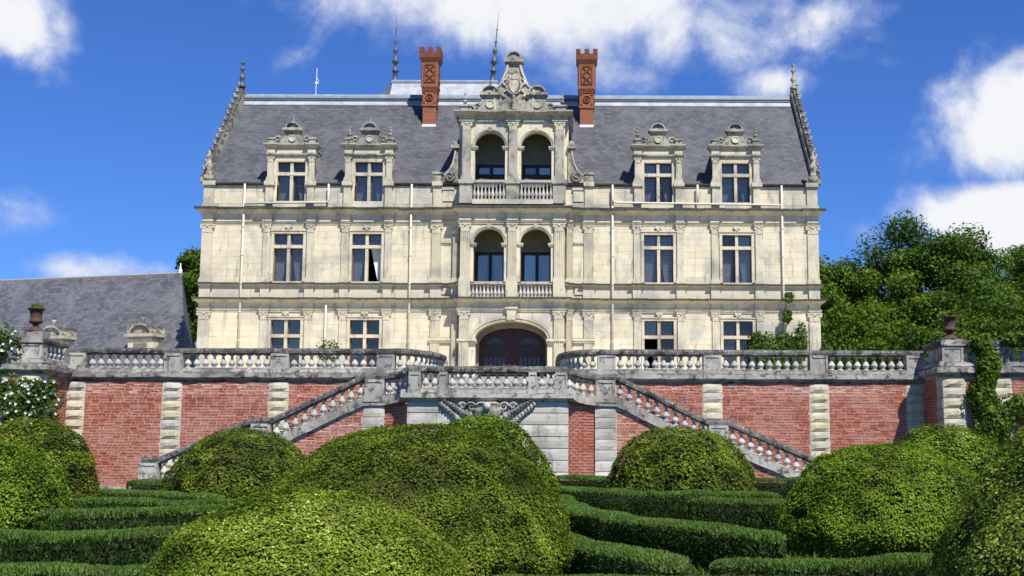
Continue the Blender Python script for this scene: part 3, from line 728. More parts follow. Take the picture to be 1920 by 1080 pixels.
# loggia doors
for zb, zh in ((8.6, 10.45), (13.0, 14.85)):
    for s in (-1, 1):
        cx = s * 1.12; z1 = zb + (2.25 if zb < 10 else 2.15)
        m = MB(); m.box(cx - .72, cx - .66, 57.0, 57.12, zb, z1); m.box(cx + .66, cx + .72, 57.0, 57.12, zb, z1); m.box(cx - .72, cx + .72, 57.0, 57.12, z1, z1 + .08)
        d = obj('loggia_door', m, 'door_wood', CH)
        lights(d, cx, 57.0, [(cx - .66, cx - .01), (cx + .01, cx + .66)], [(zb, z1)], (), 'clear_glass', .065, 'door_wood')
        for q in (-1, 1):
            c = curtain_mesh(cx + q * .6, cx + q * .12, zb + .1, z1 - .1, 57.06, .55); obj('curtain', c, 'curtain_cloth', d, True)
        m = MB(); m.box(cx - .86, cx + .86, 57.03, 57.1, z1 + .08, z1 + .24); m.box(cx - .86, cx - .72, 57.03, 57.1, zb, z1 + .08); m.box(cx + .72, cx + .86, 57.03, 57.1, zb, z1 + .08)
        obj('door_surround', m, 'plaster', d)
# great entrance door
m = MB(); yd = Y0 + .75
m.arch(-2.2, 2.2, 6.45, 8.4, yd - .15, yd + .1, 0, 1.58, .78, 20); m.box(-2.2, -1.58, yd - .15, yd + .1, ZT, 6.45); m.box(1.58, 2.2, yd - .15, yd + .1, ZT, 6.45); obj('inner_arch', m, 'plaster', bay)
m = MB(); arc = [(1.62 * math.cos(math.pi * i / 20), 6.45 + .8 * math.sin(math.pi * i / 20)) for i in range(21)]
m.prism([(-1.62, ZT)] + [(1.62, ZT)] + arc, yd, yd + .08)
door = obj('entrance_door', m, 'door_wood', CH)
for s in (-1, 1):
    cx = s * .82
    f = MB(); f.box(cx - .72, cx + .72, yd - .05, yd, 6.28, 6.4); f.box(cx - .72, cx - .6, yd - .04, yd, ZT + .05, 6.28); f.box(cx + .6, cx + .72, yd - .04, yd, ZT + .05, 6.28); f.box(cx - .6, cx + .6, yd - .04, yd, 5.0, 5.2); f.box(cx - .6, cx + .6, yd - .035, yd, 5.95, 6.28)
    obj('door_leaf', f, 'door_wood', door)
    for i in range(5):
        x = cx - .42 + i * .21; pn = MB(); pn.prism([(x - .07, 5.25), (x + .07, 5.25), (x + .07, 5.8), (x, 5.88), (x - .07, 5.8)], yd - .02, yd - .005); obj('pane', pn, 'door_glass', door)
    for i in range(7):
        a0, a1 = math.pi * (i + .12) / 7, math.pi * (i + .88) / 7
        pn = MB(); pn.prism([(cx + .12 * math.cos(a0), 6.42 + .1 * math.sin(a0)), (cx + .48 * math.cos(a0), 6.42 + .36 * math.sin(a0)), (cx + .48 * math.cos(a1), 6.42 + .36 * math.sin(a1)), (cx + .12 * math.cos(a1), 6.42 + .1 * math.sin(a1))], yd - .02, yd - .005); obj('fanlight', pn, 'door_glass', door)
    obj('handle', MB().box(s * .12 - .02, s * .12 + .02, yd - .08, yd, 5.3, 5.5), 'dark_metal', door)
# scrolls beside the upper loggia
for s in (-1, 1):
    m = MB(); pts = [(2.6, 14.1), (3.36, 14.1), (3.3, 14.42), (3.02, 14.68), (2.86, 15.0), (2.76, 15.45), (2.72, 15.7), (2.6, 15.7)]
    m.prism([(s * x, z) for x, z in pts], Y0 - .12, Y0 + .12); p = obj('side_scroll', m, 'crown_stone', CH)
    obj('volute', volute(s * 3.02, 14.4, Y0 - .18, Y0 + .1, .26, s), 'crown_stone', p)
    m = MB(); m.tube([(s * 3.3, Y0 - .12, 14.45), (s * 3.04, Y0 - .13, 14.7), (s * 2.88, Y0 - .13, 15.02), (s * 2.76, Y0 - .13, 15.65)], .05, 6); obj('scroll_moulding', m, 'trim', p)
    m = MB(); m.box(s * 2.78 - .2, s * 2.78 + .2, Y0 - .25, Y0 + .2, 15.75, 15.92); m.box(s * 2.78 - .12, s * 2.78 + .12, Y0 - .15, Y0 + .15, 15.92, 16.12); obj('scroll_cap', m, 'crown_stone', p)
    m = MB(); m.box(s * 3.6 - .19, s * 3.6 + .19, Y0 - .12, Y0 + .2, 14.12, 14.5); m.box(s * 3.6 - .24, s * 3.6 + .24, Y0 - .17, Y0 + .25, 14.5, 14.6); obj('acroterion', m, 'crown_stone', CH)
# crowning gable
yc = YB - .05
m = MB(); n = 10
side = [(.95, 17.48), (.97, 17.9), (.96, 18.2), (.99, 18.45), (.95, 18.58), (.82, 18.66), (.70, 18.78), (.61, 18.95), (.53, 19.15), (.45, 19.35), (.385, 19.55), (.345, 19.78)]
m.prism([(-x, z) for x, z in side] + [(x, z) for x, z in reversed(side)], yc + .02, yc + .42)
m.box(-.36, .36, yc - .04, yc + .42, 19.78, 19.88); m.box(-.45, .45, yc - .14, yc + .45, 19.88, 20.12)
m.prism([(.3 * math.cos(math.pi * i / 12), 20.12 + .27 * math.sin(math.pi * i / 12)) for i in range(13)], yc, yc + .35); m.ring(0, 20.12, .28, .25, .06, yc - .08, yc + .4, 14)
gab = obj('crowning_gable', m, 'crown_stone', CH)
for s in (-1, 1):
    m = MB(); m.tube([(s * (x - .05), yc, z) for x, z in side], .06, 6); obj('gable_moulding', m, 'trim', gab)
    m = MB(); aedicule(m, s * 1.12, 17.48, yc - .02, yc + .36, .66, .40, .68, .22, .37); obj('pediment', m, 'crown_stone', gab)
    obj('roundel', roundel(s * 1.12, 17.82, yc - .02, .21), 'trim', gab)
    obj('volute', volute(s * 1.72, 17.7, yc, yc + .25, .24, s), 'crown_stone', gab)
    inst('finial', finial_me, gab, (s * 1.12, yc + .17, 18.7), 0, (.8, .8, .4))
    m = MB(); m.box(s * 2.25 - .25, s * 2.25 + .25, yc - .1, yc + .4, 17.48, 17.68); m.box(s * 2.25 - .3, s * 2.25 + .3, yc - .15, yc + .45, 17.68, 17.76); obj('acroterion', m, 'crown_stone', gab)
    inst('finial', finial_me, gab, (s * 2.32, yc + .15, 17.74), 0, (1, 1, .85))
m = MB(); m.prism([(-.22, 19.0), (.22, 19.0), (.24, 18.72), (.14, 18.48), (0, 18.36), (-.14, 18.48), (-.24, 18.72)], yc - .08, yc + .05)
m.prism([(-.2, 19.04), (.2, 19.04), (.24, 19.26), (.12, 19.14), (0, 19.3), (-.12, 19.14), (-.24, 19.26)], yc - .09, yc + .05)
obj('crest', m, 'trim', gab)
m = MB(); pts = [(.34 * math.cos(a), yc - .03, 18.72 + .40 * math.sin(a)) for a in np.linspace(0, 2 * math.pi, 25)]
m.tube(pts, [.055 + .025 * (i % 2) for i in range(25)], 6); obj('wreath', m, 'crown_stone', gab)
for s in (-1, 1):
    m = MB(); m.tube([(s * (.42 + .12 * math.sin(i * .9)), yc - .02, 18.15 + .085 * i) for i in range(12)], [.05 + .02 * math.sin(i * 1.7) for i in range(12)], 6); obj('scrollwork', m, 'trim', gab, True)
    obj('volute', volute(s * .84, 18.5, yc - .05, yc + .1, .14, s), 'crown_stone', gab)
m = MB(); m.lathe(0, yc - .05, 17.5, [(.16, 0), (.16, .14), (.1, .16), (.12, .3), (.13, .45), (.09, .55), (.04, .58), (.08, .63), (.085, .7), (.05, .77), (0, .79)], 10); obj('statuette', m, 'crown_stone', gab, True)

# --- main roof, gables, ridge
m = MB()
for s in (-1, 1):
    ya, yr = (EAVE[0], RIDGE[0]) if s < 0 else (2 * RIDGE[0] - EAVE[0], RIDGE[0])
    m.prism([(ya, EAVE[1]), (yr, RIDGE[1]), (yr, RIDGE[1] - .2), (ya + (.17 if s < 0 else -.17), EAVE[1])], -14.6, 14.6, 'x')
roof = obj('roof', m, 'slate', CH)
m = MB(); m.sweep([(-14.5, 61.8), (14.5, 61.8)], [(-.34, 19.72), (.34, 19.72), (.3, 19.98), (.16, 20.12), (-.16, 20.12), (-.3, 19.98)]); obj('ridge_cap', m, 'lead', roof)
m = MB(); m.prism([(61.8 - .58, 19.40), (61.8 - .58, 19.45), (61.8 - .30, 19.76), (61.8 - .30, 19.62)], -14.5, 14.5, 'x'); obj('ridge_flashing', m, 'pale_lead', roof)
m = MB(); m.tube([(-14.5, 61.38, 19.8), (14.5, 61.38, 19.8)], .045, 6); obj('ridge_roll', m, 'dark_metal', roof)
crock = MB(); crock.lathe(0, 0, 0, [(.0, -.02), (.12, 0), (.15, .08), (.1, .17), (.14, .22), (.13, .3), (.05, .36), (0, .37)], 8); crock = mesh('crocket', crock, 'crown_stone', smooth=True)
for s in (-1, 1):
    m = MB(); xa, xb = sorted((s * 14.72, s * 14.9))
    m.prism([(Y0 + .05, 14.1), (61.8, 20.45), (67.5, 14.1)], *sorted((s * 14.6, s * 14.72)), 'x')
    m.prism([(Y0 - .05, 14.12), (Y0 - .05, 14.35), (61.8, 20.6), (67.6, 14.35), (67.6, 14.1), (67.2, 14.1), (61.8, 20.15), (Y0 + .3, 14.12)], xa, xb, 'x')
    gw = obj('gable', m, 'crown_stone', CH)
    N = 15
    for i in range(N):
        f = (i + .9) / N; inst('crocket', crock, gw, (s * 14.86, Y0 + .0 + f * 5.75, 14.38 + f * 6.2), 0, (.6, .7, .75), s * .35)
    big = MB().lathe(s * 14.78, 61.8, 20.5, [(.0, 0), (.2, 0), (.2, .15), (.11, .22), (.09, .4), (.15, .5), (.15, .6), (.08, .7), (.06, .9), (.12, 1.0), (.12, 1.06), (.06, 1.14), (.05, 1.25), (.1, 1.33), (.09, 1.42), (.0, 1.5)], 10)
    obj('finial', big, 'dark_metal' if s < 0 else 'crown_stone', gw, True)
    b2 = MB().lathe(s * 14.55, Y0 + .05, 14.12, [(.0, 0), (.24, 0), (.24, .3), (.16, .36), (.12, .6), (.2, .72), (.2, .8), (.12, .95), (.09, 1.1), (.15, 1.2), (.13, 1.3), (.05, 1.4), (.04, 1.5), (.0, 1.6)], 10)
    obj('corner_finial', b2, 'crown_stone', gw, True)
# rear pavilion roof with spires
m = MB(); zb, zt, ya, yb, yc2 = 17.5, 22.75, 63.5, 68, 72
base = [(-11.2, ya), (1.8, ya), (1.8, 76), (-11.2, 76)]; top = [(-7.7, yb), (-1.7, yb), (-1.7, yc2), (-7.7, yc2)]
m.add([(x, y, zb) for x, y in base] + [(x, y, zt) for x, y in top], [(0, 1, 5, 4), (1, 2, 6, 5), (2, 3, 7, 6), (3, 0, 4, 7), (4, 5, 6, 7), (3, 2, 1, 0)])
rr = obj('rear_roof', m, 'slate', CH)
m = MB(); m.box(-11, 1.6, 67.4, 75.8, ZT, zb); obj('rear_wall', m, 'ashlar', rr)
m = MB(); m.sweep([(-7.7, yb), (-1.7, yb), (-1.7, yc2), (-7.7, yc2)], [(-.1, 22.66), (.12, 22.66), (.14, 22.8), (.05, 22.9), (-.1, 22.9)], True); obj('roof_crest', m, 'lead', rr)
def slope_pt(x, f): return None
m = MB(); f = lambda t: (yb - (yb - ya) * t, zt - (zt - zb) * t)
(y1, z1), (y2, z2) = f(.02), f(.32); m.prism([(y1 - .05, z1), (y2 - .05, z2), (y2 + .05, z2), (y1 + .05, z1)], -7.75, -1.6, 'x'); obj('lead_apron', m, 'pale_lead', rr)
SP = [(.0, 0), (.3, 0), (.26, .1), (.14, .35), (.12, .7), (.2, .78), (.2, .86), (.1, .95), (.09, 1.2), (.18, 1.3), (.22, 1.42), (.12, 1.55), (.1, 1.7), (.05, 1.8), (.12, 1.95), (.15, 2.1), (.06, 2.2), (.04, 2.5), (.09, 2.6), (.03, 2.7), (.025, 3.3), (.06, 3.36), (.02, 3.42), (.012, 4.3), (0, 4.32)]
for x, lean in ((-7.65, 0), (-1.95, .075)):
    m = MB().lathe(0, 0, 0, SP, 10)
    m.v = [(x + a + lean * c, 68.2 + b_, 22.7 + c) for a, b_, c in m.v]
    sp = obj('spire', m, 'dark_metal', rr, True)
# lightning rod on the ridge
m = MB(); m.tube([(-10.85, 61.8, 20.1), (-10.82, 61.8, 21.6)], .022, 5); m.box(-10.9, -10.72, 61.78, 61.82, 20.75, 20.85); m.tube([(-10.83, 61.8, 21.1), (-10.7, 61.8, 20.9)], .02, 4); obj('lightning_rod', m, 'zinc_white', CH)
# chimneys
def chimney(cx, cy, dz):
    def sq(m, h, z0, z1, h2=None):
        h2 = h2 or h
        m.add([(cx + a * h, cy + b * h, z0 + dz) for a, b in ((-1, -1), (1, -1), (1, 1), (-1, 1))] + [(cx + a * h2, cy + b * h2, z1 + dz) for a, b in ((-1, -1), (1, -1), (1, 1), (-1, 1))],
              [(3, 2, 1, 0), (4, 5, 6, 7), (0, 1, 5, 4), (1, 2, 6, 5), (2, 3, 7, 6), (3, 0, 4, 7)])
    m = MB(); sq(m, .34, 17.0, 19.0); sq(m, .39, 19.0, 19.12); sq(m, .365, 19.12, 19.82); sq(m, .41, 19.82, 19.9); sq(m, .45, 20.02, 20.14); sq(m, .42, 20.14, 21.3); sq(m, .42, 21.3, 21.55, .55)
    c = obj('chimney', m, 'chimney_brick', CH)
    m = MB()
    for i in range(7):   # dentils
        x = cx - .38 + i * .127; m.box(x - .035, x + .035, cy - .45, cy + .45, 19.9 + dz, 20.02 + dz)
    m.box(cx - .40, cx + .40, cy - .40, cy + .40, 19.9 + dz, 20.02 + dz)
    obj('dentil_course', m, 'chimney_dark', c)
    m = MB(); sq(m, .55, 21.55, 21.85); obj('crown', m, 'chimney_dark', c)
    for ax in (-1, 0, 1):
        for ay in (-1, 0, 1):
            if ax == 0 and ay == 0: continue
            m = MB(); m.box(cx + ax * .44 - .12, cx + ax * .44 + .12, cy + ay * .44 - .12, cy + ay * .44 + .12, 21.84 + dz, 22.1 + dz); obj('merlon', m, 'chimney_dark', c)
    yf = cy - .42
    for (rot) in range(4):   # framed lattice and roundel on each face
        M = Matrix.Rotation(rot * math.pi / 2, 4, 'Z')
        m = MB()
        for a, b_, e, f_ in ((-.3, .3, 20.24, 20.29), (-.3, .3, 21.18, 21.23), (-.3, -.25, 20.29, 21.18), (.25, .3, 20.29, 21.18)): m.box(a, b_, -.46, -.40, e + dz, f_ + dz)
        for (xa, za, xb, zb_) in ((-.25, 20.3, .25, 20.74), (.25, 20.3, -.25, 20.74), (-.25, 20.74, .25, 21.17), (.25, 20.74, -.25, 21.17)):
            m.tube([(xa, -.43, za + dz), (xb, -.43, zb_ + dz)], .045, 4)
        m.v = [tuple(M @ Vector(p) + Vector((cx, cy, 0))) for p in m.v]; obj('lattice_relief', m, 'chimney_dark', c); m = MB()
        m.tube([(.17 * math.cos(a), -.385, 19.47 + dz + .17 * math.sin(a)) for a in np.linspace(0, 2 * math.pi, 15)], .045, 5); m.lathe(0, -.36, 19.47 + dz, [(.0, -.09), (.08, -.05), (.09, 0), (.08, .05), (0, .09)], 8)
        for sx in (-1, 1):
            for sz in (-1, 1): m.box(sx * .27 - .05, sx * .27 + .05, -.40, -.34, 19.47 + dz + sz * .26 - .05, 19.47 + dz + sz * .26 + .05)
        m.v = [tuple(M @ Vector(p) + Vector((cx, cy, 0))) for p in m.v]
        obj('roundel_relief', m, 'chimney_dark', c)
    m = MB(); zz = EAVE[1] + (cy - .34 - EAVE[0]) * SL; m.box(cx - .36, cx + .36, cy - .40, cy - .33, zz - .12, zz + .06); obj('flashing', m, 'zinc_white', c)
chimney(-4.57, 60.3, 0); chimney(3.52, 60.3, -.08)
# drainpipes
def pipe(pts, r=.05): return obj('drainpipe', MB().tube(pts, r, 8), 'pipe_paint', CH, True)
yp = Y0 - .12
def vpipe(x, za, zb):
    pts = [(x, yp, zb)]
    pts += [(x, yp, za)]
    p = pipe(pts)
    for z in np.arange(za + .8, zb, 1.35):
        if any(zc - .4 < z < zc + .7 for zc in (12.62, 8.37)): continue
        obj('pipe_clip', MB().lathe(x, yp, z, [(.075, 0), (.075, .05)], 8), 'pipe_paint', p)
for x in (-12.75, 12.75): vpipe(x, ZT, 14.0)
vpipe(-4.82, ZT, 14.0); vpipe(4.72, ZT, 14.0)
yq = Y0 - .2
pipe([(-8.75, yq, 13.98), (-8.75, yq, 13.22), (-8.78, yq, 13.13), (-8.9, yq, 13.09), (-12.7, yq, 13.03)])
pipe([(4.72, yq - .02, 13.98), (4.72, yq - .02, 13.25), (4.78, yq - .02, 13.16), (4.9, yq - .02, 13.12), (12.7, yq - .02, 13.03)])
pipe([(8.75, yq, 14.0), (8.75, yq, 13.12)])
pipe([(-8.72, yp, 8.2), (-8.72, yp, ZT)])
#__PART2__
# the right-hand corner stands a little closer in than the left
def descend(o):
    for c in o.children: yield c; yield from descend(c)
seen = set()
for o in list(descend(CH)):
    if o.type != 'MESH' or o.name.startswith(('stone', 'ashlar')): continue
    if o.location.length > .01:
        p = o.location.x + WO[o.parent].x
        if p > 13.2: o.location.x -= .25
    elif o.data.name not in seen and o.data.users == 1:
        for v in o.data.vertices:
            if v.co.x > 13.2: v.co.x -= .25
# ================================================================== TERRACE
brick_me = [mesh('brick', MB().add([(-.5, .012 * random.random(), .04), (.5, .012 * random.random(), .0 + .05 * random.random()), (.5, .06, 0), (-.5, .06, 0), (-.5, .012 * random.random(), 1), (.5, .012 * random.random(), .96), (.5, .06, 1), (-.5, .06, 1)],
                                   [(0, 1, 5, 4), (3, 2, 1, 0), (4, 5, 6, 7), (0, 4, 7, 3), (1, 2, 6, 5)]), 'brick') for _ in range(5)]
CRS, BH = .102, .074
def bricks(x0, x1, z0, z1, keep=lambda x, z: True):
    out = []; nr = int((z1 - z0) / CRS)
    for r in range(nr):
        z = z0 + (z1 - z0) / nr * r; x = x0 - random.uniform(0, .35)
        while x < x1 - .02:
            L = random.choice((.31, .31, .31, .29, .33, .16)); a, b = max(x, x0), min(x + L, x1)
            if b - a > .05 and keep((a + b) / 2, z): out.append(((a + b) / 2, z, b - a - .022))
            x += L
    return out
def lay(items, parent, y, limit, prefer=None, ax='x', sgn=1, fx=0):
    """the first `limit` bricks as single objects, the rest joined"""
    if prefer: items = sorted(items, key=prefer)
    rest = MB()
    for i, (x, z, L) in enumerate(items):
        d = random.uniform(-.008, .008)
        if i < limit:
            if ax == 'x': inst('brick', random.choice(brick_me), parent, (x, y + d, z), 0, (L, 1, BH))
            else: inst('brick', random.choice(brick_me), parent, (fx + d, x, z), -sgn * math.pi / 2, (L, 1, BH))
        else: rest.box(x - L / 2, x + L / 2, y + d, y + .05, z, z + BH, random.random() + .001) if ax == 'x' else rest.box(*sorted((fx + d, fx + sgn * .05)), x - L / 2, x + L / 2, z, z + BH, random.random() + .001)
    if rest.v: obj('brickwork', rest, 'brick', parent, kind='stuff')
def rough_stone(seed, amp, edge=.03):
    """rusticated block: unit box whose face swells and is chipped"""
    r = random.Random(seed); m = MB(); nx, nz = 5, 4; v = []
    for j in range(nz):
        for i in range(nx):
            e = i in (0, nx - 1) or j in (0, nz - 1)
            v.append((-.5 + i / (nx - 1) + (0 if e else r.uniform(-.05, .05)), (edge if e else -amp * r.uniform(.4, 1.6)), j / (nz - 1) + (0 if e else r.uniform(-.06, .06))))
    k = len(v)
    f = [(j * nx + i, j * nx + i + 1, (j + 1) * nx + i + 1, (j + 1) * nx + i) for j in range(nz - 1) for i in range(nx - 1)]
    v += [(-.5, .3, 0), (.5, .3, 0), (.5, .3, 1), (-.5, .3, 1)]
    f += [tuple(range(nx)) + (k + 1, k), tuple((nz - 1) * nx + i for i in range(nx - 1, -1, -1)) + (k + 3, k + 2), tuple(j * nx for j in range(nz - 1, -1, -1)) + (k, k + 3), tuple(j * nx + nx - 1 for j in range(nz)) + (k + 2, k + 1)]
    return m.add(v, f)
quoin_me = [mesh('stone', rough_stone(i, .022), 'quoin_stone') for i in range(6)]
dressed_me = [mesh('stone', rough_stone(20 + i, .006, .012), 'landing_stone') for i in range(4)]
def quoins(parent, x, hw, y, z0, z1, h=.37, kind=quoin_me, rz=0, gap=.02):
    n = round((z1 - z0) / h); h = (z1 - z0) / n
    for i in range(n):
        inst('stone', random.choice(kind), parent, (x, y, z0 + i * h + gap / 2), rz, ((2 * hw - .01) * (1 if i % 2 else .985), random.uniform(.8, 1.3), h - gap))

RAIL = [(-.2, -.19), (-.14, -.24), (.14, -.24), (.2, -.19), (.21, -.1), (.17, -.02), (.1, 0), (-.1, 0), (-.17, -.02), (-.21, -.1)]
bal_me = mesh('baluster', MB().lathe(0, 0, 0, [(.0, 0), (.115, 0), (.115, .07), (.07, .10), (.065, .15), (.125, .27), (.135, .35), (.11, .46), (.07, .58), (.05, .74), (.048, .84), (.07, .87), (.09, .89), (.11, .92), (.11, 1), (0, 1)], 12), 'baluster_stone', smooth=True)
def pier_mesh():
    m = MB(); m.box(-.34, .34, -.2, .2, -.95, -.2)
    for a, b, c, d in ((-.33, -.25, -.80, -.24), (.25, .33, -.80, -.24), (-.25, .25, -.80, -.74), (-.25, .25, -.30, -.24)): m.box(a, b, -.225, -.19, c, d)
    m.box(-.37, .37, -.24, .24, -.98, -.80); return m
pier_me = mesh('pier', pier_mesh(), 'terrace_stone')
def dense(path, step=.35):
    out = []
    for a, b in zip(path, path[1:]):
        L = math.dist(a[:2], b[:2]); n = max(1, int(L / step))
        for i in range(n): out.append(tuple(a[k] + (b[k] - a[k]) * i / n for k in range(3)))
    return out + [path[-1]]
def roughen(m, amp, seed):
    v = np.array(m.v); d = np.stack([vnoise(v * 3.1, seed + k) - .5 for k in range(3)], 1) + .6 * np.stack([vnoise(v * 9, seed + 5 + k) - .5 for k in range(3)], 1)
    m.v = [tuple(p) for p in v + d * amp]; return m
def balustrade(root, path, piers, spacing=.335, plinth=.17, gaps=(), wide=None, seed=1, pier_obj=True):
    """path: (x, y, railtop z); piers: arc positions as (x,y,T,rz)"""
    P = dense(path)
    obj('rail', roughen(MB().sweep(P, RAIL), .035, seed), 'rail_stone', root)
    b = -.75 - plinth
    obj('plinth', roughen(MB().sweep(P, [(-.22, b), (.24, b), (.24, -.80), (.2, -.75), (-.2, -.75), (-.22, -.8)]), .03, seed + 3), 'terrace_stone', root)
    for x, y, T, rz, wd in piers: inst('pier', pier_me, root, (x, y, T), rz, (wd, 1.12, 1))
    # balusters between piers by arc length
    D = [0]
    for p, q in zip(P, P[1:]): D.append(D[-1] + math.dist(p[:2], q[:2]))
    def at(s):
        for i in range(len(D) - 1):
            if D[i + 1] >= s: f = (s - D[i]) / max(D[i + 1] - D[i], 1e-6); return tuple(P[i][k] + (P[i + 1][k] - P[i][k]) * f for k in range(3))
        return P[-1]
    stops = []
    for x, y, T, rz, wd in piers:
        i = min(range(len(P)), key=lambda k: math.dist(P[k][:2], (x, y))); fine = np.linspace(max(D[i] - .5, 0), min(D[i] + .5, D[-1]), 41)
        s0 = min(fine, key=lambda s: math.dist(at(s)[:2], (x, y))); stops.append((s0 - .35 * wd, s0 + .35 * wd))
    stops.sort(); edges = [0.0] + [e for st in stops for e in st] + [D[-1]]
    for a, c in zip(edges[::2], edges[1::2]):
        if c - a < .25: continue
        n = max(1, round((c - a) / spacing))
        for i in range(n):
            p = at(a + (c - a) * (i + .5) / n); sc = random.uniform(.95, 1.03)
            if random.random() < .012: continue
            inst('baluster', bal_me, root, (p[0], p[1], p[2] - .76), random.uniform(0, 6), (sc, sc, .54))

YW = 45.0
TR = 5.28
TW = thing('terrace_wall', (0, YW, 0), 'long red brick retaining wall with pale stone strips under the terrace balustrade', 'wall')
m = MB(); m.box(-16.05, -2.4, YW + .017, YW + .2, 0, 4.0); m.box(2.4, 16.05, YW + .017, YW + .2, 0, 4.0)
obj('wall_core', m, 'mortar', TW)
PX = (4.14, 8.11, 12.1, 15.72)
items = []
def railT(x):
    x = abs(x); return float(np.interp(x, [4.4, 7.6, 8.3, 11.45], [4.15, 2.6, 2.6, 1.24]))
for s in (-1, 1):
    ed = [2.9] + [v for p in PX for v in (p - .37, p + .37)]
    for a, b in zip(ed[::2], ed[1::2]):
        xs = sorted((s * a, s * b)); items += bricks(*xs, .12, 4.02)
vis = lambda q: (0 if (q[1] > railT(q[0]) - 1.0 or abs(q[0]) > 12.2) and abs(q[0]) > 4.5 else 1, -q[1])
lay(items, TW, YW, 300, vis)
for s in (-1, 1):
    for p in PX: quoins(TW, s * p, .36, YW - .03, .1, 4.02)
# plinth course and cornice slab under the balustrade
def edge(y=YW + .0): return [(-16.05, y, 0), (-3.75, y, 0)] + [(-3.75 + 1.35 * math.sin(a), 48.2 - (48.2 - y) * math.cos(a), 0) for a in np.linspace(.15, math.pi / 2, 9)]
ELft = edge(YW + .12)
ERgt = [(-x, y, z) for x, y, z in reversed(ELft)]
COR = [(-.3, 4.0), (.0, 4.0), (.05, 4.05), (.08, 4.1), (.2, 4.14), (.26, 4.18), (.27, 4.33), (.2, 4.38), (-.3, 4.4)]
for i, E_ in enumerate((ELft, ERgt)):
    obj('cornice', roughen(MB().sweep(dense(E_), COR), .05, 40 + i), 'terrace_stone', TW)
m = MB(); m.box(-16, -2.4, YW - .06, YW + .02, 0, .12); m.box(2.4, 16, YW - .06, YW + .02, 0, .12); obj('footing', m, 'terrace_stone', TW)
for s, E_, nm in ((-1, ELft, 'left'), (1, ERgt, 'right')):
    rt = thing('balustrade', (s * 9.5, YW, 4.36), 'lichen-dark stone balustrade on the terrace wall ' + ('beside the slate-roofed outbuilding' if s < 0 else 'in front of the climber on the chateau wall'), 'balustrade', 'terrace balustrades')
    path = [(x, y + .05 * (abs(x) > 3.75), TR) for x, y, z in E_]
    endp = E_[-1] if s < 0 else E_[0]
    balustrade(rt, path, [(s * p, YW + .17, TR, 0, 1) for p in PX] + [(endp[0], endp[1], TR, math.pi / 2, .55)], seed=7 + s)
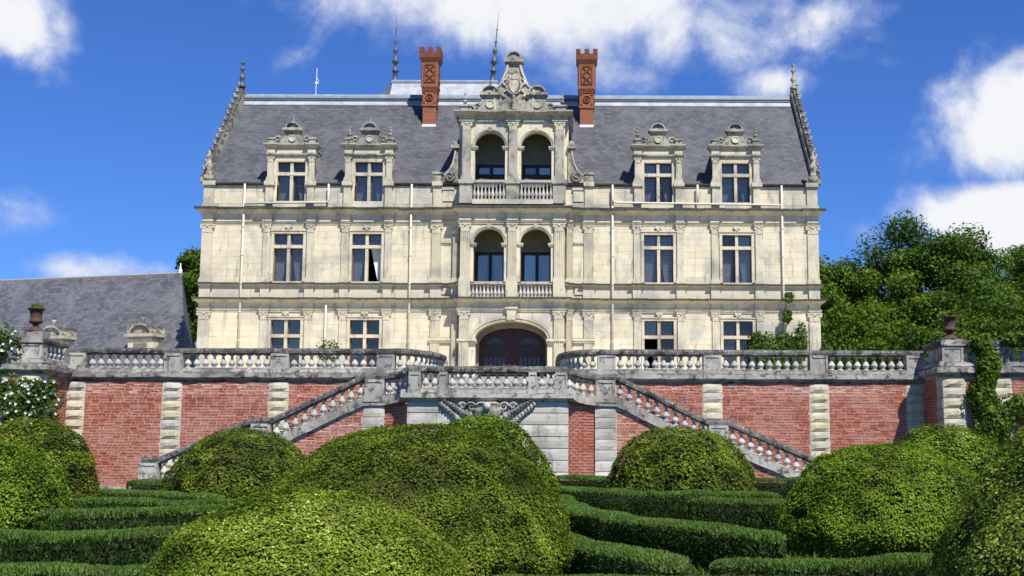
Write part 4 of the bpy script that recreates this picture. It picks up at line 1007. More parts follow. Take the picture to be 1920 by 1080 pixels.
# ---- wings coming forward at both ends
for s in (-1, 1):
    side = 'with white roses' if s < 0 else 'with a green creeper'
    ww = thing('wing_wall', (s * 17.5, 42.7, 0), 'projecting brick and stone wall ' + side + ' at the end of the terrace', 'wall')
    m = MB(); xs = sorted((s * 16.05, s * 30)); m.box(*xs, 42.73, 42.95, 0, 4.15); xs = sorted((s * 16.03, s * 16.25)); m.box(*xs, 42.95, YW + .1, 0, 4.1); obj('wall_core', m, 'mortar', ww)
    it = bricks(*sorted((s * 16.85, s * 17.7)), .1, 4.1) + bricks(*sorted((s * 18.5, s * 21.5)), .1, 4.1)
    lay(it, ww, 42.7, 120, lambda q: (abs(q[0]), -q[1]))
    it = bricks(43.4, 44.95, .1, 4.1); lay(it, ww, 0, 160, None, 'y', s, s * 16.0)
    quoins(ww, s * 16.42, .4, 42.66, .1, 4.15); quoins(ww, s * 18.08, .4, 42.66, .1, 4.15)
    quoins(ww, s * 15.98, .34, 43.05, .1, 4.15, rz=-s * math.pi / 2)
    pth = [(-30, 42.78, 0), (-16.05, 42.78, 0), (-16.05, 45, 0)] if s < 0 else [(16.05, 45, 0), (16.05, 42.78, 0), (30, 42.78, 0)]
    obj('cornice', roughen(MB().sweep(dense(pth, .5), [(d, z + .12) for d, z in COR]), .05, 60 + s), 'terrace_stone', ww)
    rt = thing('balustrade', (s * 17.5, 42.9, 4.5), 'weathered stone balustrade around the rusty urn on the wall ' + side, 'balustrade', 'wing balustrades')
    T = 5.46
    pp = [(x, y + .1, T) for x, y, z in pth] if s < 0 else [(x, y + .1, T) for x, y, z in pth]
    pp = [(x + s * .12 if abs(x) < 17 else x, y, T) for x, y, _ in pp]
    pp = [p if p[1] < 44 else (p[0], 44.8, T) for p in pp]
    balustrade(rt, pp, [(s * 16.42, 42.92, T, 0, 1.15), (s * 18.08, 42.92, T, 0, 1.1), (s * 20.6, 42.92, T, 0, 1.1), (s * 23.6, 42.92, T, 0, 1.1)], seed=80 + s)
    # cast urn on the corner pier
    dz = .18 if s < 0 else 0
    cap = MB(); cap.box(s * 16.42 - .42, s * 16.42 + .42, 42.62, 43.22, T - .2, T + .03 + dz); obj('pier_cap', roughen(cap, .02, 5), 'terrace_stone', rt)
    u = thing('urn', (s * 16.42, 42.92, T + .03 + dz), 'rust-brown iron urn ' + ('holding a small grassy plant' if s < 0 else 'left empty, in front of the trees'), 'urn', 'urns on the terrace corners')
    z0 = T + .03 + dz; ux, uy = s * 16.42, 42.92
    b = MB(); b.lathe(ux, uy, z0, [(.0, 0), (.32, 0), (.32, .04), (.26, .08), (.14, .17), (.09, .22), (.09, .25)], 16); obj('foot', b, 'rust_iron', u, True)
    b = MB(); b.lathe(ux, uy, z0 + .24, [(.08, 0), (.13, .03), (.22, .08), (.24, .14), (.21, .19), (.19, .24), (.2, .38), (.23, .5), (.27, .55), (.31, .57), (.31, .6), (.26, .6), (.22, .5), (.0, .45)], 18); obj('bowl', b, 'rust_iron', u, True)
    b = MB()
    for k in range(2): b.tube([(ux + (1 - 2 * k) * .22, uy, z0 + .38), (ux + (1 - 2 * k) * .34, uy, z0 + .42), (ux + (1 - 2 * k) * .33, uy, z0 + .55), (ux + (1 - 2 * k) * .24, uy, z0 + .6)], .02, 5)
    if s < 0:
        n = 500; a = rng.uniform(0, 6.28, n); r = .2 * np.sqrt(rng.uniform(0, 1, n)); h = rng.uniform(.1, .3, n)
        B = np.stack([ux + r * np.cos(a), uy + r * np.sin(a), np.full(n, z0 + .74)], 1); tip = B + np.stack([rng.normal(0, .05, n), rng.normal(0, .05, n), h], 1)
        sd_ = np.stack([np.cos(a + 1.57), np.sin(a + 1.57), 0 * a], 1) * .012
        q = quads('urn_plant', np.stack([B - sd_, B + sd_, tip + sd_ * .3, tip - sd_ * .3], 1), rng.uniform(0, 1, n), 'box_leaf', (ux, uy, z0 + .7))
        q['label'] = 'small tuft of grassy plant growing in the rusty urn'; q['category'] = 'plant'

# ---- landing with its carved front
YL = 41.0
LD = thing('stair_landing', (0, YL, 0), 'pale grey ashlar stair landing block with carved shell bracket', 'landing')
m = MB(); m.box(-2.70, 2.70, YL + .07, YL + .4, 0, 3.17); m.box(-2.72, 2.72, YL + .4, 45.2, 0, 3.42)
for s in (-1, 1): m.box(*sorted((s * 2.72, s * 4.36)), 42.3, 45.02, 0, 3.42)
obj('landing_core', m, 'landing_stone', LD)
hh = .397
for r in range(8):
    z = r * hh; cuts = [-2.75]; x = -2.75
    while x < 2.2: x += random.uniform(1.0, 1.7); cuts.append(min(x, 2.75))
    if 2.75 - cuts[-1] > .01: cuts[-1:] = [2.75] if 2.75 - cuts[-1] < .5 else [cuts[-1], 2.75]
    for a, b in zip(cuts, cuts[1:]): inst('stone', random.choice(dressed_me), LD, ((a + b) / 2, YL, z + .01), 0, (b - a - .014, .8, hh - .028))
    for s in (-1, 1): inst('stone', random.choice(dressed_me), LD, (s * 2.74, YL + .55, z + .01), s * math.pi / 2, (.95, .8, hh - .028))
def smooth_path(c, r, a0, a1, n): return [(c[0] + r * math.cos(a), c[1] + r * math.sin(a)) for a in np.linspace(a0, a1, n)]
curR = [(3.70 - .95 * math.cos(t), 41.08 + .95 * math.sin(t)) for t in np.linspace(.0, math.pi / 2, 7)]
curL = [(-x, y) for x, y in reversed(curR)]
fl = [(-2.75, YL), (2.75, YL)]
obj('cornice', roughen(MB().sweep(dense([(-2.75, 41.6, 0), (-2.75, YL, 0), (2.75, YL, 0), (2.75, 41.6, 0)], .4), [(-.3, 3.15), (.03, 3.15), (.08, 3.2), (.16, 3.24), (.2, 3.28), (.2, 3.43), (-.3, 3.45)]), .03, 3), 'terrace_stone', LD)
# carved bracket: shell bowl, scrolls and acanthus leaves
m = MB(); m.lathe(.0, YL + .03, 2.35, [(.02, 0), (.2, .05), (.38, .2), (.47, .42), (.50, .55), (.46, .62), (.52, .7)], 16, 1, .75, math.pi, 2 * math.pi); c = obj('shell_bracket', m, 'crown_stone', LD, True)
for s in (-1, 1):
    for k, (xx, zz, rr_) in enumerate(((.25, 3.0, .13), (.55, 2.98, .17), (.85, 3.02, .12), (.62, 2.68, .1))):
        pts = [(s * (xx + rr_ * (1 - i / 22) * math.cos(i * .5)), YL - .09, zz + rr_ * (1 - i / 22) * math.sin(i * .5)) for i in range(20)]
        obj('scroll', MB().tube(pts, [.055 * (1 - i / 26) for i in range(20)], 6), 'terrace_stone', c, True)
    for k in range(9):
        f = k / 8; bx, bz = .62 + .85 * f, 2.42 + .62 * f
        ang = R(35 + 18 * f)
        for q in (-1, 1):
            L = (.42 if q > 0 else .34) * (1 - .4 * f); a2 = ang + q * (.95 - .25 * f)
            p0, p2 = Vector((bx, 0, bz)), Vector((bx + L * math.cos(a2), -.02, bz + L * math.sin(a2)))
            md = (p0 + p2) / 2 + Vector((0, -.1, .02)); n_ = Vector((-math.sin(a2), 0, math.cos(a2))) * .085
            v = [p0, md + n_, p2, md - n_, md + Vector((0, -.04, 0))]
            mm = MB().add([(s * p.x, YL - .04 + p.y, p.z) for p in v] + [(s * p.x, YL + .02, p.z) for p in v[:4]], [(0, 1, 4), (1, 2, 4), (2, 3, 4), (3, 0, 4), (0, 5, 6, 1), (1, 6, 7, 2), (2, 7, 8, 3), (3, 8, 5, 0)])
            obj('acanthus_leaf', mm, 'terrace_stone', c)
m = MB(); m.lathe(0, YL - .38, 2.98, [(.0, -.14), (.09, -.1), (.13, 0), (.11, .1), (.0, .15)], 10); m.box(-.3, .3, YL - .3, YL, 3.06, 3.14); obj('mask', m, 'baluster_stone', c, True)
lb = thing('balustrade', (0, YL, 3.43), 'stone balustrade across the front of the stair landing before the entrance door', 'balustrade')
balustrade(lb, [(-2.72, YL + .12, 4.36), (2.72, YL + .12, 4.36)], [(-2.5, YL + .12, 4.36, 0, .6), (2.5, YL + .12, 4.36, 0, .6), (-1.52, YL + .12, 4.36, 0, .4), (1.52, YL + .12, 4.36, 0, .4)], .3, seed=21)
# steps from landing up to the terrace
us = thing('upper_steps', (0, 46.5, 3.42), 'short flight of stone steps from the landing up to the entrance door', 'steps')
for i in range(5): obj('step', MB().box(-2.38, 2.38, 45.25 + i * .4, 49.05, 3.3 + i * .19, 3.42 + (i + 1) * .186), 'terrace_stone', us)
m = MB()
# ---- two flights of stairs
for s in (-1, 1):
    st = thing('staircase', (s * 8, 42, 0), 'brick and stone garden stair flight descending ' + ('towards the roses' if s < 0 else 'towards the creeper-covered wall'), 'staircase', 'twin garden stairs')
    zt = lambda x: max(railT(x) - 1.10, .02)
    poly = [(s * x, zt(x)) for x in (3.7, 4.4, 7.6, 8.3, 11.45, 12.05)] + [(s * 12.05, 0), (s * 3.7, 0)]
    m = MB(); m.prism(poly, 42.017, 42.3); obj('side_wall', m, 'mortar', st)
    it = bricks(*sorted((s * 4.42, s * 11.9)), .05, 3.1, lambda x, z: z + BH < zt(x) - .06)
    lay(it, st, 42.0, 300, lambda q: -q[1])
    quoins(st, s * 4.03, .37, 41.96, .05, 3.02, .37, dressed_me)
    # curved brick link beside the landing
    for r in range(30):
        z = .05 + r * CRS
        for k in range(5):
            t = (k + .5 + (.2 if r % 2 else -.2)) / 5 * math.pi / 2; t = min(max(t, .15), 1.44)
            inst('brick', random.choice(brick_me), st, (s * (3.7 - 1.0 * math.cos(t)), 41.05 + 1.0 * math.sin(t), z), s * (math.pi / 2 - t), (.3, .8, BH))
    m = MB(); cv = [(3.72 - 1.05 * math.cos(t), 41.05 + 1.05 * math.sin(t)) for t in np.linspace(0, math.pi / 2, 8)]
    m.prism([(s * x, y) for x, y in cv] + [(s * 3.72, 42.4), (s * 2.6, 42.4)], 0, 3.1, 'z'); obj('link_wall', m, 'mortar', st)
    full = [(2.76, 41.12, 4.33)] + [(x, y + .1, 4.33 - .17 * i / 6) for i, (x, y) in enumerate(curR)][1:] + [(4.03, 42.14, 4.15), (4.4, 42.14, 4.15), (7.6, 42.14, 2.6), (8.3, 42.14, 2.6), (11.45, 42.14, 1.24), (12.05, 42.14, 1.24)]
    path = full if s > 0 else [(-x, y, z) for x, y, z in reversed(full)]
    sb = thing('balustrade', (s * 8, 42.1, 0), 'sloping stone stair balustrade descending ' + ('towards the roses' if s < 0 else 'towards the creeper-covered wall'), 'balustrade', 'stair balustrades')
    balustrade(sb, path, [(s * 4.03, 42.14, 4.15, 0, 1), (s * 7.95, 42.14, 2.6, 0, 1), (s * 11.78, 42.14, 1.24, 0, .95)], .33, .36, seed=33 + s)
    n = 18; tr = 8.0 / n
    for i in range(n):
        x0 = 4.36 + i * tr; top = 3.42 - (i + 1) * 3.42 / (n + 1)
        obj('step', MB().box(*sorted((s * x0, s * (x0 + tr + .04))), 42.28, YW - .07, 0, top), 'terrace_stone', st)
    m = MB(); m.box(*sorted((s * 11.45, s * 12.1)), 41.9, 42.4, 0, .35); obj('newel_base', m, 'terrace_stone', st)

# ================================================================== OUTBUILDING
AX = thing('outbuilding', (-18.6, 65.1, ZT), 'long low outbuilding with blue-grey slate roof behind the terrace balustrade', 'building')
dv = Vector((-.962, .275, 0)); nv = Vector((-.275, -.962, 0)); base = Vector((-18.6, 65.1, 0))
def ap(u, v, z): p = base + dv * u + nv * v; return (p.x, p.y, z)
L_, HS, ZR, ZE, HR = 34, 6.0, 11.0, 4.9, 4.6
m = MB(); m.add([ap(0, 0, ZR), ap(L_, 0, ZR), ap(-HR, HS, ZE), ap(L_, HS, ZE), ap(2.5, -HS, ZE), ap(L_, -HS, ZE)], [(0, 1, 3, 2), (1, 0, 4, 5), (0, 2, 4), (1, 5, 3), (2, 3, 5, 4)])
ar = obj('roof', m, 'slate_pale', AX)
m = MB(); m.tube([ap(-.05, 0, ZR + .0), ap(L_, 0, ZR + .0)], .08, 6); obj('ridge_tiles', m, 'tile_ridge', ar)
m = MB(); m.lathe(*ap(.1, 0, ZR), [(.1, 0), (.12, .15), (.05, .3), (.03, .55), (0, .6)], 8); obj('finial', m, 'zinc_white', ar)
m = MB(); a = [ap(-HR + .3, HS - .4, 0), ap(L_, HS - .4, 0), ap(L_, -HS + .4, 0), ap(3, -HS + .4, 0)]; m.prism([p[:2] for p in a], ZT, ZE + .05, 'z'); obj('wall', m, 'ashlar', AX)
rz_a = math.atan2(-.275, .962)
for u in (-.95, 4.4):
    v0 = 4.65; zf = ZR - (ZR - ZE) * v0 / HS; C = Vector(ap(u, v0, 0))
    M = Matrix.Translation(C) @ Matrix.Rotation(rz_a, 4, 'Z')
    def tm(mb): mb.v = [tuple(M @ Vector((p[0] * .86, p[1], 7.0 + (p[2] - 7.0) * .9))) for p in mb.v]; return mb
    m = MB(); m.box(-.85, .85, 0, 2.4, zf - .6, 7.1); d = obj('dormer', tm(m), 'trim', AX)
    m = MB(); m.box(-1.0, 1.0, -.15, 2.5, 7.1, 7.28); m.box(-.9, .9, -.06, 2.4, 6.9, 7.02); obj('cornice', tm(m), 'cornice_stone', d)
    m = MB(); m.prism([(.7 * math.cos(math.pi * i / 14), 7.28 + .52 * math.sin(math.pi * i / 14)) for i in range(15)], .02, 2.6); obj('pediment', tm(m), 'crown_stone', d)
    m = MB(); m.ring(0, 7.28, .66, .48, .12, -.1, 2.6, 16); obj('pediment_moulding', tm(m), 'crown_stone', d)
    m = MB()
    m.lathe(0, .15, 7.85, [(.08, 0), (.05, .1), (.13, .22), (.14, .32), (.06, .42), (0, .46)], 8)
    obj('finial', tm(m), 'crown_stone', d, True)
    for q in (-1, 1):
        m = MB(); m.lathe(q * .88, .05, 7.28, [(.09, 0), (.05, .06), (.1, .14), (.06, .24), (0, .27)], 8); obj('finial', tm(m), 'crown_stone', d, True)
    m = MB(); m.box(-.45, .45, -.02, .02, zf - .4, 6.75); obj('pane', tm(m), 'window_glass', d)

# ================================================================== TERRACE ODDMENTS
# planter with a small shrub, and a white garden table
pt = thing('planter', (-7.1, 49, ZT), 'round grey stone planter on the terrace below the window', 'planter')
obj('bowl', MB().lathe(-7.1, 49, ZT + .1, [(.0, 0), (.24, 0), (.3, .1), (.46, .38), (.5, .42), (.5, .5), (.44, .5), (.4, .42), (0, .4)], 16), 'terracotta', pt, True)
obj('foot', MB().lathe(-7.1, 49, ZT, [(.3, 0), (.3, .06), (.2, .11)], 14), 'terracotta', pt)
def shrub_leaves(c, rad, n, size, seed=0):
    d = rng.normal(0, 1, (n, 3)); d /= np.linalg.norm(d, axis=1)[:, None]; r = rng.uniform(.35, 1, n) ** .6
    P = np.array(c) + d * r[:, None] * np.array(rad) * (.6 + .8 * vnoise(d * 2.2 + seed, seed + 3))[:, None]
    return P, d
P, N = shrub_leaves((-7.1, 49, ZT + 1.1), (.5, .45, .55), 700, .1, 3)
sh = thing('potted_shrub', (-7.1, 49, ZT + .5), 'small leafy shrub growing in the stone planter', 'plant')
quads('foliage', leafquads(P, N, np.full(len(P), .1)), rng.uniform(0, 1, len(P)), 'climber_leaf', parent=sh)
m = MB()
for k in range(6): m.tube([(-7.1, 49, ZT + .5), (-7.1 + random.uniform(-.15, .15), 49, ZT + .9), (-7.1 + random.uniform(-.6, .5), 49 + random.uniform(-.2, .2), ZT + random.uniform(1.2, 1.7))], [.015, .012, .005], 4)
obj('stem', m, 'bark', sh)
tb = thing('garden_table', (6.8, 50, ZT), 'white metal garden table standing on the terrace before an open window', 'table')
obj('table_top', MB().lathe(6.8, 50, ZT + .7, [(.0, 0), (.5, 0), (.52, .02), (.5, .04), (0, .04)], 20), 'white_paint', tb)
obj('pedestal', MB().lathe(6.8, 50, ZT, [(.28, 0), (.28, .03), (.05, .08), (.04, .65), (.1, .7)], 12), 'white_paint', tb)
for q, (cx_, cy_, rz_) in enumerate(((6.0, 50.0, 1.4), (7.5, 50.1, -1.5))):
    ch = thing('garden_chair', (cx_, cy_, ZT), 'white metal garden chair on the terrace, ' + ('by the open window' if q == 0 else 'on the side of the table towards the vine'), 'chair', 'terrace chairs')
    M = Matrix.Translation((cx_, cy_, ZT)) @ Matrix.Rotation(rz_, 4, 'Z')
    def tm2(mb): mb.v = [tuple(M @ Vector(p)) for p in mb.v]; return mb
    obj('seat', tm2(MB().box(-.22, .22, -.22, .22, .43, .46)), 'white_paint', ch)
    mb = MB()
    for k in range(5): mb.box(-.2 + k * .095, -.17 + k * .095, .2, .22, .5, .85)
    mb.box(-.22, .22, .195, .225, .85, .9); obj('backrest', tm2(mb), 'white_paint', ch)
    for ax in (-1, 1):
        for ay in (-1, 1): obj('leg', tm2(MB().box(ax * .19 - .015, ax * .19 + .015, ay * .19 - .015, ay * .19 + .015, 0, .43)), 'white_paint', ch)

# ================================================================== PLANTING
def climber(name, label, blobs, n, size, stems, petals=0, mat='climber_leaf'):
    """leafy climber: blobs (x,y,z,rx,ry,rz,weight)"""
    x0 = np.mean([b[0] for b in blobs]); t = thing(name, (x0, blobs[0][1], min(b[2] - b[5] for b in blobs)), label, 'climber')
    wts = np.array([b[6] for b in blobs]); wts = wts / wts.sum(); PP, NN = [], []
    for k, b in enumerate(blobs):
        P, N = shrub_leaves(b[:3], b[3:6], int(n * wts[k]), size, k); PP.append(P); NN.append(N)
    P, N = np.concatenate(PP), np.concatenate(NN); N[:, 1] -= .5
    tn = np.clip(.5 + 1.1 * (vnoise(P * 2.2, 5) - .5) + rng.normal(0, .22, len(P)), 0, 1)
    quads('foliage', leafquads(P, N, np.full(len(P), size), .7, .65), tn, mat, parent=t)
    m = MB()
    for s_ in stems: m.tube(s_, [.03 - .02 * i / max(1, len(s_) - 1) for i in range(len(s_))], 5)
    obj('stem', m, 'bark', t)
    if petals:
        idx = rng.choice(len(P), petals); Q = P[idx] + np.array([0, -.12, .02]) * rng.uniform(.3, 1.3, (petals, 1)); V = []
        for k in range(petals):
            for j in range(6):
                a = j * 1.047 + k; d = Vector((math.cos(a), -.45, math.sin(a))); e = Vector((-math.sin(a), 0, math.cos(a))); r = .05 * (.7 + .7 * random.random()); c = Vector(Q[k])
                V.append([c, c + d * r * .6 + e * r * .5, c + d * r * 1.1, c + d * r * .6 - e * r * .5])
        quads('blossoms', np.array([[tuple(p) for p in q] for q in V]), rng.uniform(0, 1, len(V)), 'petal', parent=t, kind='stuff')
    return t
climber('climbing_rose', 'white-flowering rose covering the wall below the planted urn',
        [(-17.3, 42.3, 3.2, 1.1, .4, .9, 3), (-16.5, 42.35, 2.6, .8, .4, 1.1, 2.4), (-18.3, 42.3, 2.6, 1.2, .45, 1.3, 3), (-16.2, 42.4, 3.5, .5, .3, .5, .8), (-17.6, 42.5, 5.2, .8, .4, .7, 1.5), (-18.4, 42.6, 5.4, .8, .4, .7, 1.3), (-17.5, 42.4, 1.6, 1.2, .4, 1.0, 2), (-15.75, 42.35, 2.7, .7, .35, 1.0, 1.8), (-15.9, 42.4, 1.5, .8, .4, .8, 1.4), (-15.7, 42.4, 3.5, .45, .3, .5, .8)],
        13000, .12, [[(-17, 42.5, 0), (-17.1, 42.5, 1.5), (-16.8, 42.5, 3.2)], [(-17.8, 42.5, 0), (-17.7, 42.45, 2.5), (-17.4, 42.5, 4.6)], [(-16.2, 42.5, 0), (-16, 42.45, 1.8), (-15.7, 42.4, 3.4)]], 420)
climber('creeper', 'bright green creeper climbing the wall beside the empty rusty urn',
        [(17.55, 42.4, 4.6, .4, .3, .8, 1.4), (17.4, 42.45, 3.4, .55, .3, .9, 2), (17.7, 42.4, 2.3, .7, .35, .9, 2), (17.9, 42.4, 1.2, .9, .4, .9, 2), (18.9, 42.45, 5.5, .8, .3, .3, 1), (19.0, 42.45, 3.1, .9, .35, .6, 1.2), (17.3, 42.5, 5.3, .3, .25, .35, .6)],
        9000, .14, [[(17.5, 42.5, 0), (17.6, 42.5, 2), (17.4, 42.45, 4), (17.6, 42.5, 5.4)], [(17.8, 42.5, 0), (18.3, 42.5, 2.4), (19, 42.5, 3.3)]], 0, 'tree_leaf_light')
climber('vine', 'leafy vine growing up the drainpipe at the foot of the chateau wall',
        [(11.9, 55.5, 6.2, .9, .35, .6, 2.2), (12.7, 55.5, 6.3, .5, .35, .7, 1.6), (13.45, 55.5, 6.4, .35, .3, .9, 1.4), (12.85, 55.55, 7.7, .22, .2, .35, .4), (12.95, 55.55, 8.6, .2, .2, .3, .3), (11.4, 55.6, 6.7, .35, .3, .3, .4), (12.3, 55.4, 5.2, 1.3, .5, .9, 2.4), (14.7, 55.8, 6.0, .3, .3, .6, .5)],
        5200, .15, [[(12.4, 55.6, ZT), (12.5, 55.6, 6), (12.85, 55.65, 8.8)], [(13.2, 55.6, ZT), (13.4, 55.6, 6.9)], [(14.7, 55.8, ZT), (14.7, 55.8, 6.3)]])
# ---- clipped box domes
def topiary(x, y, r, h, n, size, mat, label, seed, pw=2.3, lump=.05, lean=0, sx=1.0):
    t = thing('topiary', (x, y, 0), label, 'topiary', 'clipped box domes')
    def surf(th, f):   # f 0..1 up the profile
        ang = f * math.pi / 2; rr = np.cos(ang) ** (2 / pw); zz = np.sin(ang) ** (2 / 2.15)
        d = np.stack([np.cos(th), np.sin(th), np.zeros_like(th)], 1)
        q = np.stack([np.cos(th) * rr * 1.9, np.sin(th) * rr * 1.9, zz * 1.9], 1) * (r / 1.4)
        k = 1 + lump * (vnoise(q * 1.1, seed) - .5) * 2 + .03 * (vnoise(q * 3.4, seed + 1) - .5) * 2
        skirt = 1 - .10 * np.clip(1 - zz / .22, 0, 1)
        P = d * (rr * r * k * skirt)[:, None]; P[:, 0] *= sx; P[:, 2] = h * zz * (1 + (k - 1) * .6) + .02
        Nn = np.stack([np.cos(th) * rr ** (pw - 1) / r, np.sin(th) * rr ** (pw - 1) / r, zz ** 1.2 / h], 1); Nn /= np.linalg.norm(Nn, axis=1)[:, None]
        return P + np.array([x, y, 0]), Nn
    th = rng.uniform(0, 2 * math.pi, n * 2); f = rng.uniform(0, 1, n * 2)
    keep = rng.uniform(0, 1, n * 2) < np.cos(f * math.pi / 2) ** .9 + .02; th, f = th[keep][:n], f[keep][:n]
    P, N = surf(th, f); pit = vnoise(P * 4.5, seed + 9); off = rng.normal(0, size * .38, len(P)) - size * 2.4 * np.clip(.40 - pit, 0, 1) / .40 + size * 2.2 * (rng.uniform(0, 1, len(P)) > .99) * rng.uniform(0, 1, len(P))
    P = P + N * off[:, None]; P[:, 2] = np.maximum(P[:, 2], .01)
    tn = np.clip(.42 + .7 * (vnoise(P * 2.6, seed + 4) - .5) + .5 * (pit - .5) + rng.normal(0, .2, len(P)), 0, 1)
    Nb = N * .9 + np.array([0, 0, .35])
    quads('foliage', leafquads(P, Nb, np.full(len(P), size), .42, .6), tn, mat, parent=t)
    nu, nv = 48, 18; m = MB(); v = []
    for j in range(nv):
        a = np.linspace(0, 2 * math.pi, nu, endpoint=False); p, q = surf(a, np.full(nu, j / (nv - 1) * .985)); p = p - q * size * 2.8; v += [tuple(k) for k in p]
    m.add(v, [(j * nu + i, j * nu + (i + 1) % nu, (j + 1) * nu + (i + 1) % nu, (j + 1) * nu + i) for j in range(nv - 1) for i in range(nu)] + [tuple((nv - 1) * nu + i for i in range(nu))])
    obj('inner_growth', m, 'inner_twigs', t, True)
topiary(1.0, 9.0, 1.30, 1.27, 110000, .026, 'box_leaf_bright', 'low broad box dome with loose pale new leaves in the hedge parterre', 1, 2.05)
topiary(1.10, 14.0, 1.88, 1.82, 120000, .033, 'box_leaf', 'largest dark olive box dome, spreading beside the low pale one', 2, 2.4, .045)
topiary(1.38, 20.0, 1.32, 2.03, 30000, .055, 'box_leaf_fresh', 'fresh green box dome rising behind the largest olive dome', 3, 2.6)
topiary(-8.2, 25.0, 1.32, 2.1, 26000, .055, 'box_leaf', 'tall smooth box dome standing in front of the white roses', 4, 2.6)
topiary(-6.55, 19.5, 1.42, 1.63, 30000, .05, 'box_leaf_fresh', 'bright green box dome in front of the tall smooth one', 5, 2.5)
topiary(-6.1, 33.0, 2.02, 2.0, 24000, .07, 'box_leaf', 'wide box dome at the foot of the stair near the roses', 6, 2.3)
topiary(5.6, 30.0, 1.88, 2.05, 26000, .07, 'box_leaf', 'rounded box dome beside the rusticated stair pier', 7, 2.6)
topiary(7.85, 19.0, 1.74, 1.64, 60000, .042, 'box_leaf_fresh', 'glossy green box dome with a flared skirt, before the bottom of the stair', 8, 2.3, .05, 0, 1.0)
topiary(10.9, 26.0, 1.5, 2.05, 20000, .06, 'box_leaf_fresh', 'small yellow-green box dome in front of the creeper wall', 9, 2.3)
topiary(7.42, 9.4, 1.68, 2.05, 90000, .028, 'box_leaf_bright', 'tall untidy box bush with glossy pale leaf tips', 10, 2.2, .13)
# ---- low parterre hedges
def hedge(pts, w, h, label, seed, dens=2600, blade=.11):
    dens = int(dens * 1.5); blade *= .58; w *= .8; h *= .9
    t = thing('hedge', (pts[len(pts) // 2][0], pts[len(pts) // 2][1], 0), label, 'hedge', 'low parterre hedges')
    C = np.array(pts, float); seg = np.linalg.norm(np.diff(C, axis=0), axis=1); D = np.concatenate([[0], np.cumsum(seg)]); L = D[-1]
    n = int(L * dens); s = rng.uniform(0, L, n); X = np.interp(s, D, C[:, 0]); Y = np.interp(s, D, C[:, 1])
    e = .05; tx = np.interp(np.clip(s + e, 0, L), D, C[:, 0]) - np.interp(np.clip(s - e, 0, L), D, C[:, 0]); ty = np.interp(np.clip(s + e, 0, L), D, C[:, 1]) - np.interp(np.clip(s - e, 0, L), D, C[:, 1])
    l = np.hypot(tx, ty) + 1e-9; nx, ny = ty / l, -tx / l
    a = rng.uniform(-1, 1, n); top = rng.uniform(0, 1, n) < .5
    ends = np.sqrt(1 - (1 - np.clip(np.minimum(s, L - s) / (w * .5), 0, 1)) ** 2)
    bump = 1 + .07 * (vnoise(np.stack([X, Y, 0 * X], 1) * 1.7, seed) - .5) * 2
    u = np.where(top, a, np.sign(a)) * w * .5 * (1 + .1 * (bump - 1)) * ends; z = np.where(top, h * (1 - .10 * np.abs(a) ** 4), h * rng.uniform(.02, .95, n)) * bump * (.8 + .2 * ends)
    u = np.where(top, u, u * (.84 + .16 * (1 - (z / h - .5) ** 2 * 2)))
    B = np.stack([X + nx * u, Y + ny * u, z], 1)
    out = np.stack([nx * np.sign(a) * np.where(top, .25 * np.abs(a), .55), ny * np.sign(a) * np.where(top, .25 * np.abs(a), .55), np.where(top, 1., .8)], 1) + rng.normal(0, .42, (n, 3))
    out /= np.linalg.norm(out, axis=1)[:, None]; ln = blade * rng.uniform(.5, 1.3, n)[:, None]
    sd_ = np.cross(out, rng.normal(0, 1, (n, 3))); sd_ /= np.linalg.norm(sd_, axis=1)[:, None]; sd_ *= blade * .15
    B = B - out * ln * .4
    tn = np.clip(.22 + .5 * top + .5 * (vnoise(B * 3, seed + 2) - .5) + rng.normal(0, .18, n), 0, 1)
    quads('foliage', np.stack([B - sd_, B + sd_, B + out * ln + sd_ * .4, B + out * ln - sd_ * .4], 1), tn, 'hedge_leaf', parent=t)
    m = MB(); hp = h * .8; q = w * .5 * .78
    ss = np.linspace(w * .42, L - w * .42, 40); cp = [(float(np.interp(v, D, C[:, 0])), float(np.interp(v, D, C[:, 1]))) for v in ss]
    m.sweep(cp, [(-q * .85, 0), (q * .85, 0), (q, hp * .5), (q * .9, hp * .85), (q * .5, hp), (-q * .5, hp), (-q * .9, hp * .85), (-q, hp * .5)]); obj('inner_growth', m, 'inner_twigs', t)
def curve(P, n=8):
    out = []; P = [Vector((*p, 0)) for p in P]; E_ = [2 * P[0] - P[1]] + P + [2 * P[-1] - P[-2]]
    for i in range(1, len(E_) - 2):
        for k in range(n):
            t = k / n; a, b, c, d = E_[i - 1:i + 3]
            q = .5 * ((2 * b) + (c - a) * t + (2 * a - 5 * b + 4 * c - d) * t * t + (3 * b - a - 3 * c + d) * t ** 3); out.append((q.x, q.y))
    return out + [(P[-1].x, P[-1].y)]
HH = .62
hedge(curve([(2.6, 27), (2.85, 22.5), (3.7, 18.8), (5.45, 15.2)]), .75, HH, 'curving low hedge running between the rounded dome and the glossy dome', 1)
hedge(curve([(5.2, 23.5), (6.5, 22.6), (9, 21.8)]), .8, .72, 'short low hedge tucked behind the glossy flared dome', 2)
hedge(curve([(2.5, 16.4), (3.05, 14.6), (3.55, 13.1), (3.98, 12.2)]), .7, .56, 'low hedge curling past the largest olive dome towards the glossy dome', 3)
hedge(curve([(4.3, 12.2), (5.2, 12.1), (6.3, 12.3), (7.9, 12.9)]), .7, .56, 'straight low hedge in front of the glossy dome, with dry grey patches', 4, 3800, .1)
hedge(curve([(2.2, 10.75), (3.6, 10.6), (5.4, 10.7)]), .5, .52, 'narrow low hedge between the untidy bush and the loose pale dome', 5, 4200, .09)
hedge(curve([(2.0, 38.5), (3.4, 37.5), (4.6, 36)]), 1.0, .8, 'low hedge at the foot of the landing block', 6, 2200, .13)
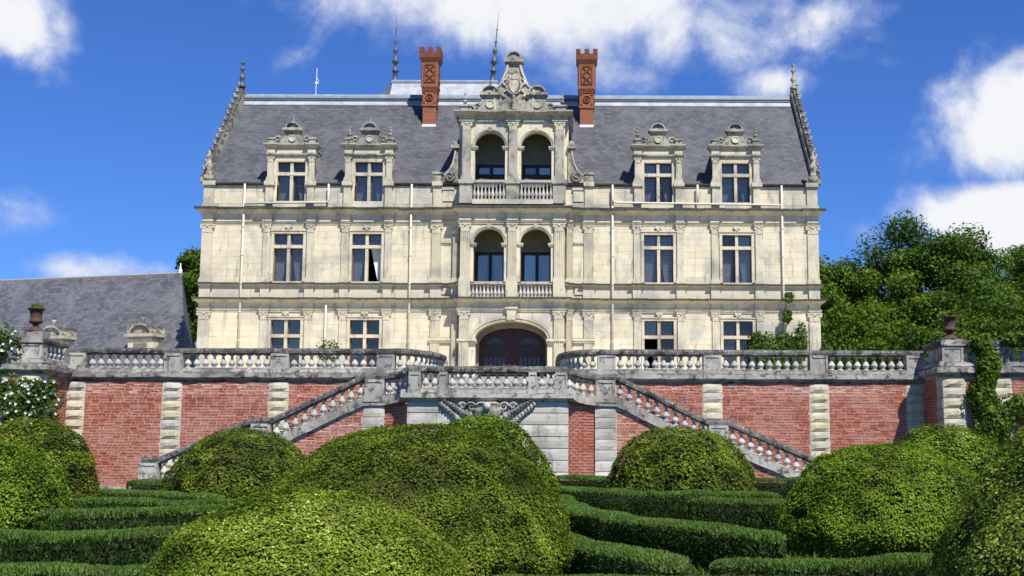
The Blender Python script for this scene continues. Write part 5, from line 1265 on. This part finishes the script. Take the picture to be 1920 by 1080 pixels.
hedge(curve([(6.5, 38.5), (9.5, 37.5), (14, 36.5)]), 1.0, .75, 'low hedge along the foot of the stair near the creeper', 7, 1800, .13)
hedge(curve([(2.5, 31), (3.3, 28.5), (4.6, 27.2), (7.5, 26.6)]), .9, .7, 'low hedge wrapping the base of the rounded dome', 8, 2000, .12)
hedge(curve([(-10.5, 29.5), (-7.5, 28.5), (-4.8, 26.5)]), .9, .62, 'low hedge at the bare brick wall beyond the tall smooth dome', 9, 2000, .12)
hedge(curve([(-7.5, 24.2), (-5.5, 23.4), (-3.2, 24.0), (-1.2, 26)]), .9, .62, 'low hedge curving towards the wide dome', 10, 2200, .12)
hedge(curve([(-5.0, 18.2), (-3.8, 18.0), (-2.0, 18.9), (-.6, 20)]), 1.0, .72, 'deep green thick low hedge behind the loose pale dome', 11, 2600, .12)
hedge(curve([(-7, 14.4), (-3.8, 14.6), (-1.9, 15.4), (-.8, 16.2)]), .9, .62, 'long low hedge in front of the bright green dome', 12, 3000, .11)
hedge(curve([(-4.8, 11.2), (-2.2, 11.0), (-.5, 11.4)]), .7, .56, 'low hedge ending against the loose pale dome', 13, 4000, .1)
hedge(curve([(-9.6, 34.5), (-8.2, 33.6)]), .9, .75, 'stubby low hedge at the foot of the stair newel', 14, 1800, .12)
hedge(curve([(8.5, 14.5), (10.5, 15.5), (13, 15)]), .9, .62, 'low hedge leading out past the untidy bush', 15, 2200, .11)

# ---- trees beyond the terrace
def tree(x, y, h, r, label, seed, n=16000, size=.36, mat='tree_leaf', zc=.62, trunk=.35, flat=1.0):
    t = thing('tree', (x, y, ZT), label, 'tree', 'trees beyond the terrace')
    rs = np.random.default_rng(seed); k = 70
    d = rs.normal(0, 1, (k, 3)); d /= np.linalg.norm(d, axis=1)[:, None]; q = rs.uniform(.25, 1, k) ** .5
    cz = ZT + h * zc; rv = h * (1 - zc)
    rad = np.array([r, r, rv * .92]); cen = d * q[:, None] * rad * (.82 + .3 * rs.uniform(0, 1, k))[:, None]
    low = cen[:, 2] < 0; cen[low, 2] *= (h * zc - trunk * h * .35) / rv * .8
    cen += np.array([x, y, cz]); cr = r * rs.uniform(.17, .34, k)
    which = rs.integers(0, k, n); dd = rs.normal(0, 1, (n, 3)); dd /= np.linalg.norm(dd, axis=1)[:, None]
    P = cen[which] + dd * (cr[which] * rs.uniform(.45, 1.12, n))[:, None] * np.array([1.1, 1.1, .8 * flat])
    N = dd * .8 + np.array([0, 0, .55])
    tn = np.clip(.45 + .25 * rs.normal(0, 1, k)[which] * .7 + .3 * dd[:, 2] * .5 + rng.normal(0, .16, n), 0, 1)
    quads('crown', leafquads(P, N, np.full(n, size), .6, .7), tn, mat, parent=t)
    m = MB(); m.tube([(x, y, ZT - .1), (x + .1, y, ZT + h * .25), (x - .1, y + .1, ZT + h * .5), (x, y, ZT + h * .85)], [r * .07, r * .055, r * .04, .04], 8)
    for i in range(16):
        c = cen[i * 4]; b = ZT + h * rs.uniform(.22, .6); m.tube([(x, y, b), tuple((np.array([x, y, b]) * .45 + c * .55) + np.array([0, 0, -.3])), tuple(c)], [r * .028, r * .018, .02], 5)
    obj('trunk', m, 'bark', t)
TS = [(28.0, 86, 14.0, 4.9, 'tallest tree beyond the terrace, dark green with a pointed crown', 'tree_leaf', 22000, .62),
      (21.6, 84, 10.9, 3.2, 'yellow-green tree close beside the chateau corner', 'tree_leaf_light', 15000, .6),
      (24.2, 96, 13.0, 3.6, 'bluish dark tree behind the yellow-green one by the chateau corner', 'tree_leaf_dark', 12000, .6),
      (33.4, 88, 12.7, 4.3, 'light green feathery tree next to the tallest tree', 'tree_leaf_light', 17000, .58),
      (37.4, 90, 13.5, 4.5, 'light green tree at the far end of the wood past the feathery one', 'tree_leaf_light', 15000, .6),
      (42, 94, 12.5, 5.5, 'broad dark tree at the outer edge of the wood', 'tree_leaf', 12000, .6),
      (25.0, 78, 8.6, 4.0, 'rounded mid-green tree below the bluish one', 'tree_leaf_light', 15000, .52),
      (30.2, 76, 8.2, 4.2, 'spreading mid-green tree in front of the tallest tree', 'tree_leaf', 15000, .5),
      (35.0, 75, 8.0, 4.2, 'low leafy tree behind the empty rusty urn', 'tree_leaf_light', 14000, .5),
      (19.6, 70, 5.8, 3.0, 'low bushy tree against the chateau corner', 'tree_leaf_light', 11000, .48),
      (24.4, 67, 5.2, 3.2, 'low dark bushy tree behind the balustrade between vine and empty urn', 'tree_leaf', 11000, .46),
      (29.0, 64, 5.0, 3.2, 'low spreading tree behind the creeper wall', 'tree_leaf_light', 11000, .46),
      (-23.2, 82, 11.0, 2.7, 'dark green tree between the outbuilding and the chateau', 'tree_leaf', 11000, .6),
      (-20.0, 84, 9.2, 3.2, 'smaller tree hugging the chateau corner by the outbuilding', 'tree_leaf_light', 8000, .6)]
for i, (x, y, h, r, lab, mt, n, zc) in enumerate(TS): tree(x, y, h, r, lab, 100 + i, int(n * 2.0), .22 if y > 72 else .19, mt, zc)

# ---- rough grass between the hedges
n = 90000; gx = rng.uniform(-12, 15, n); gy = 6.5 + 34 * rng.uniform(0, 1, n) ** 1.35
B = np.stack([gx, gy, np.zeros(n)], 1); an = rng.uniform(0, 6.28, n); wd = np.stack([np.cos(an), np.sin(an), 0 * an], 1) * (.006 + .0006 * gy)[:, None]
tp = B + np.stack([rng.normal(0, .04, n), rng.normal(0, .04, n), rng.uniform(.05, .12, n)], 1)
gr = quads('grass', np.stack([B - wd, B + wd, tp + wd * .2, tp - wd * .2], 1), np.clip(vnoise(B * .8, 3) * .7 + rng.normal(.1, .15, n), 0, 1), 'tree_leaf_light')
gr['kind'] = 'stuff'; gr['label'] = 'short rough grass between the parterre hedges'; gr['category'] = 'grass'
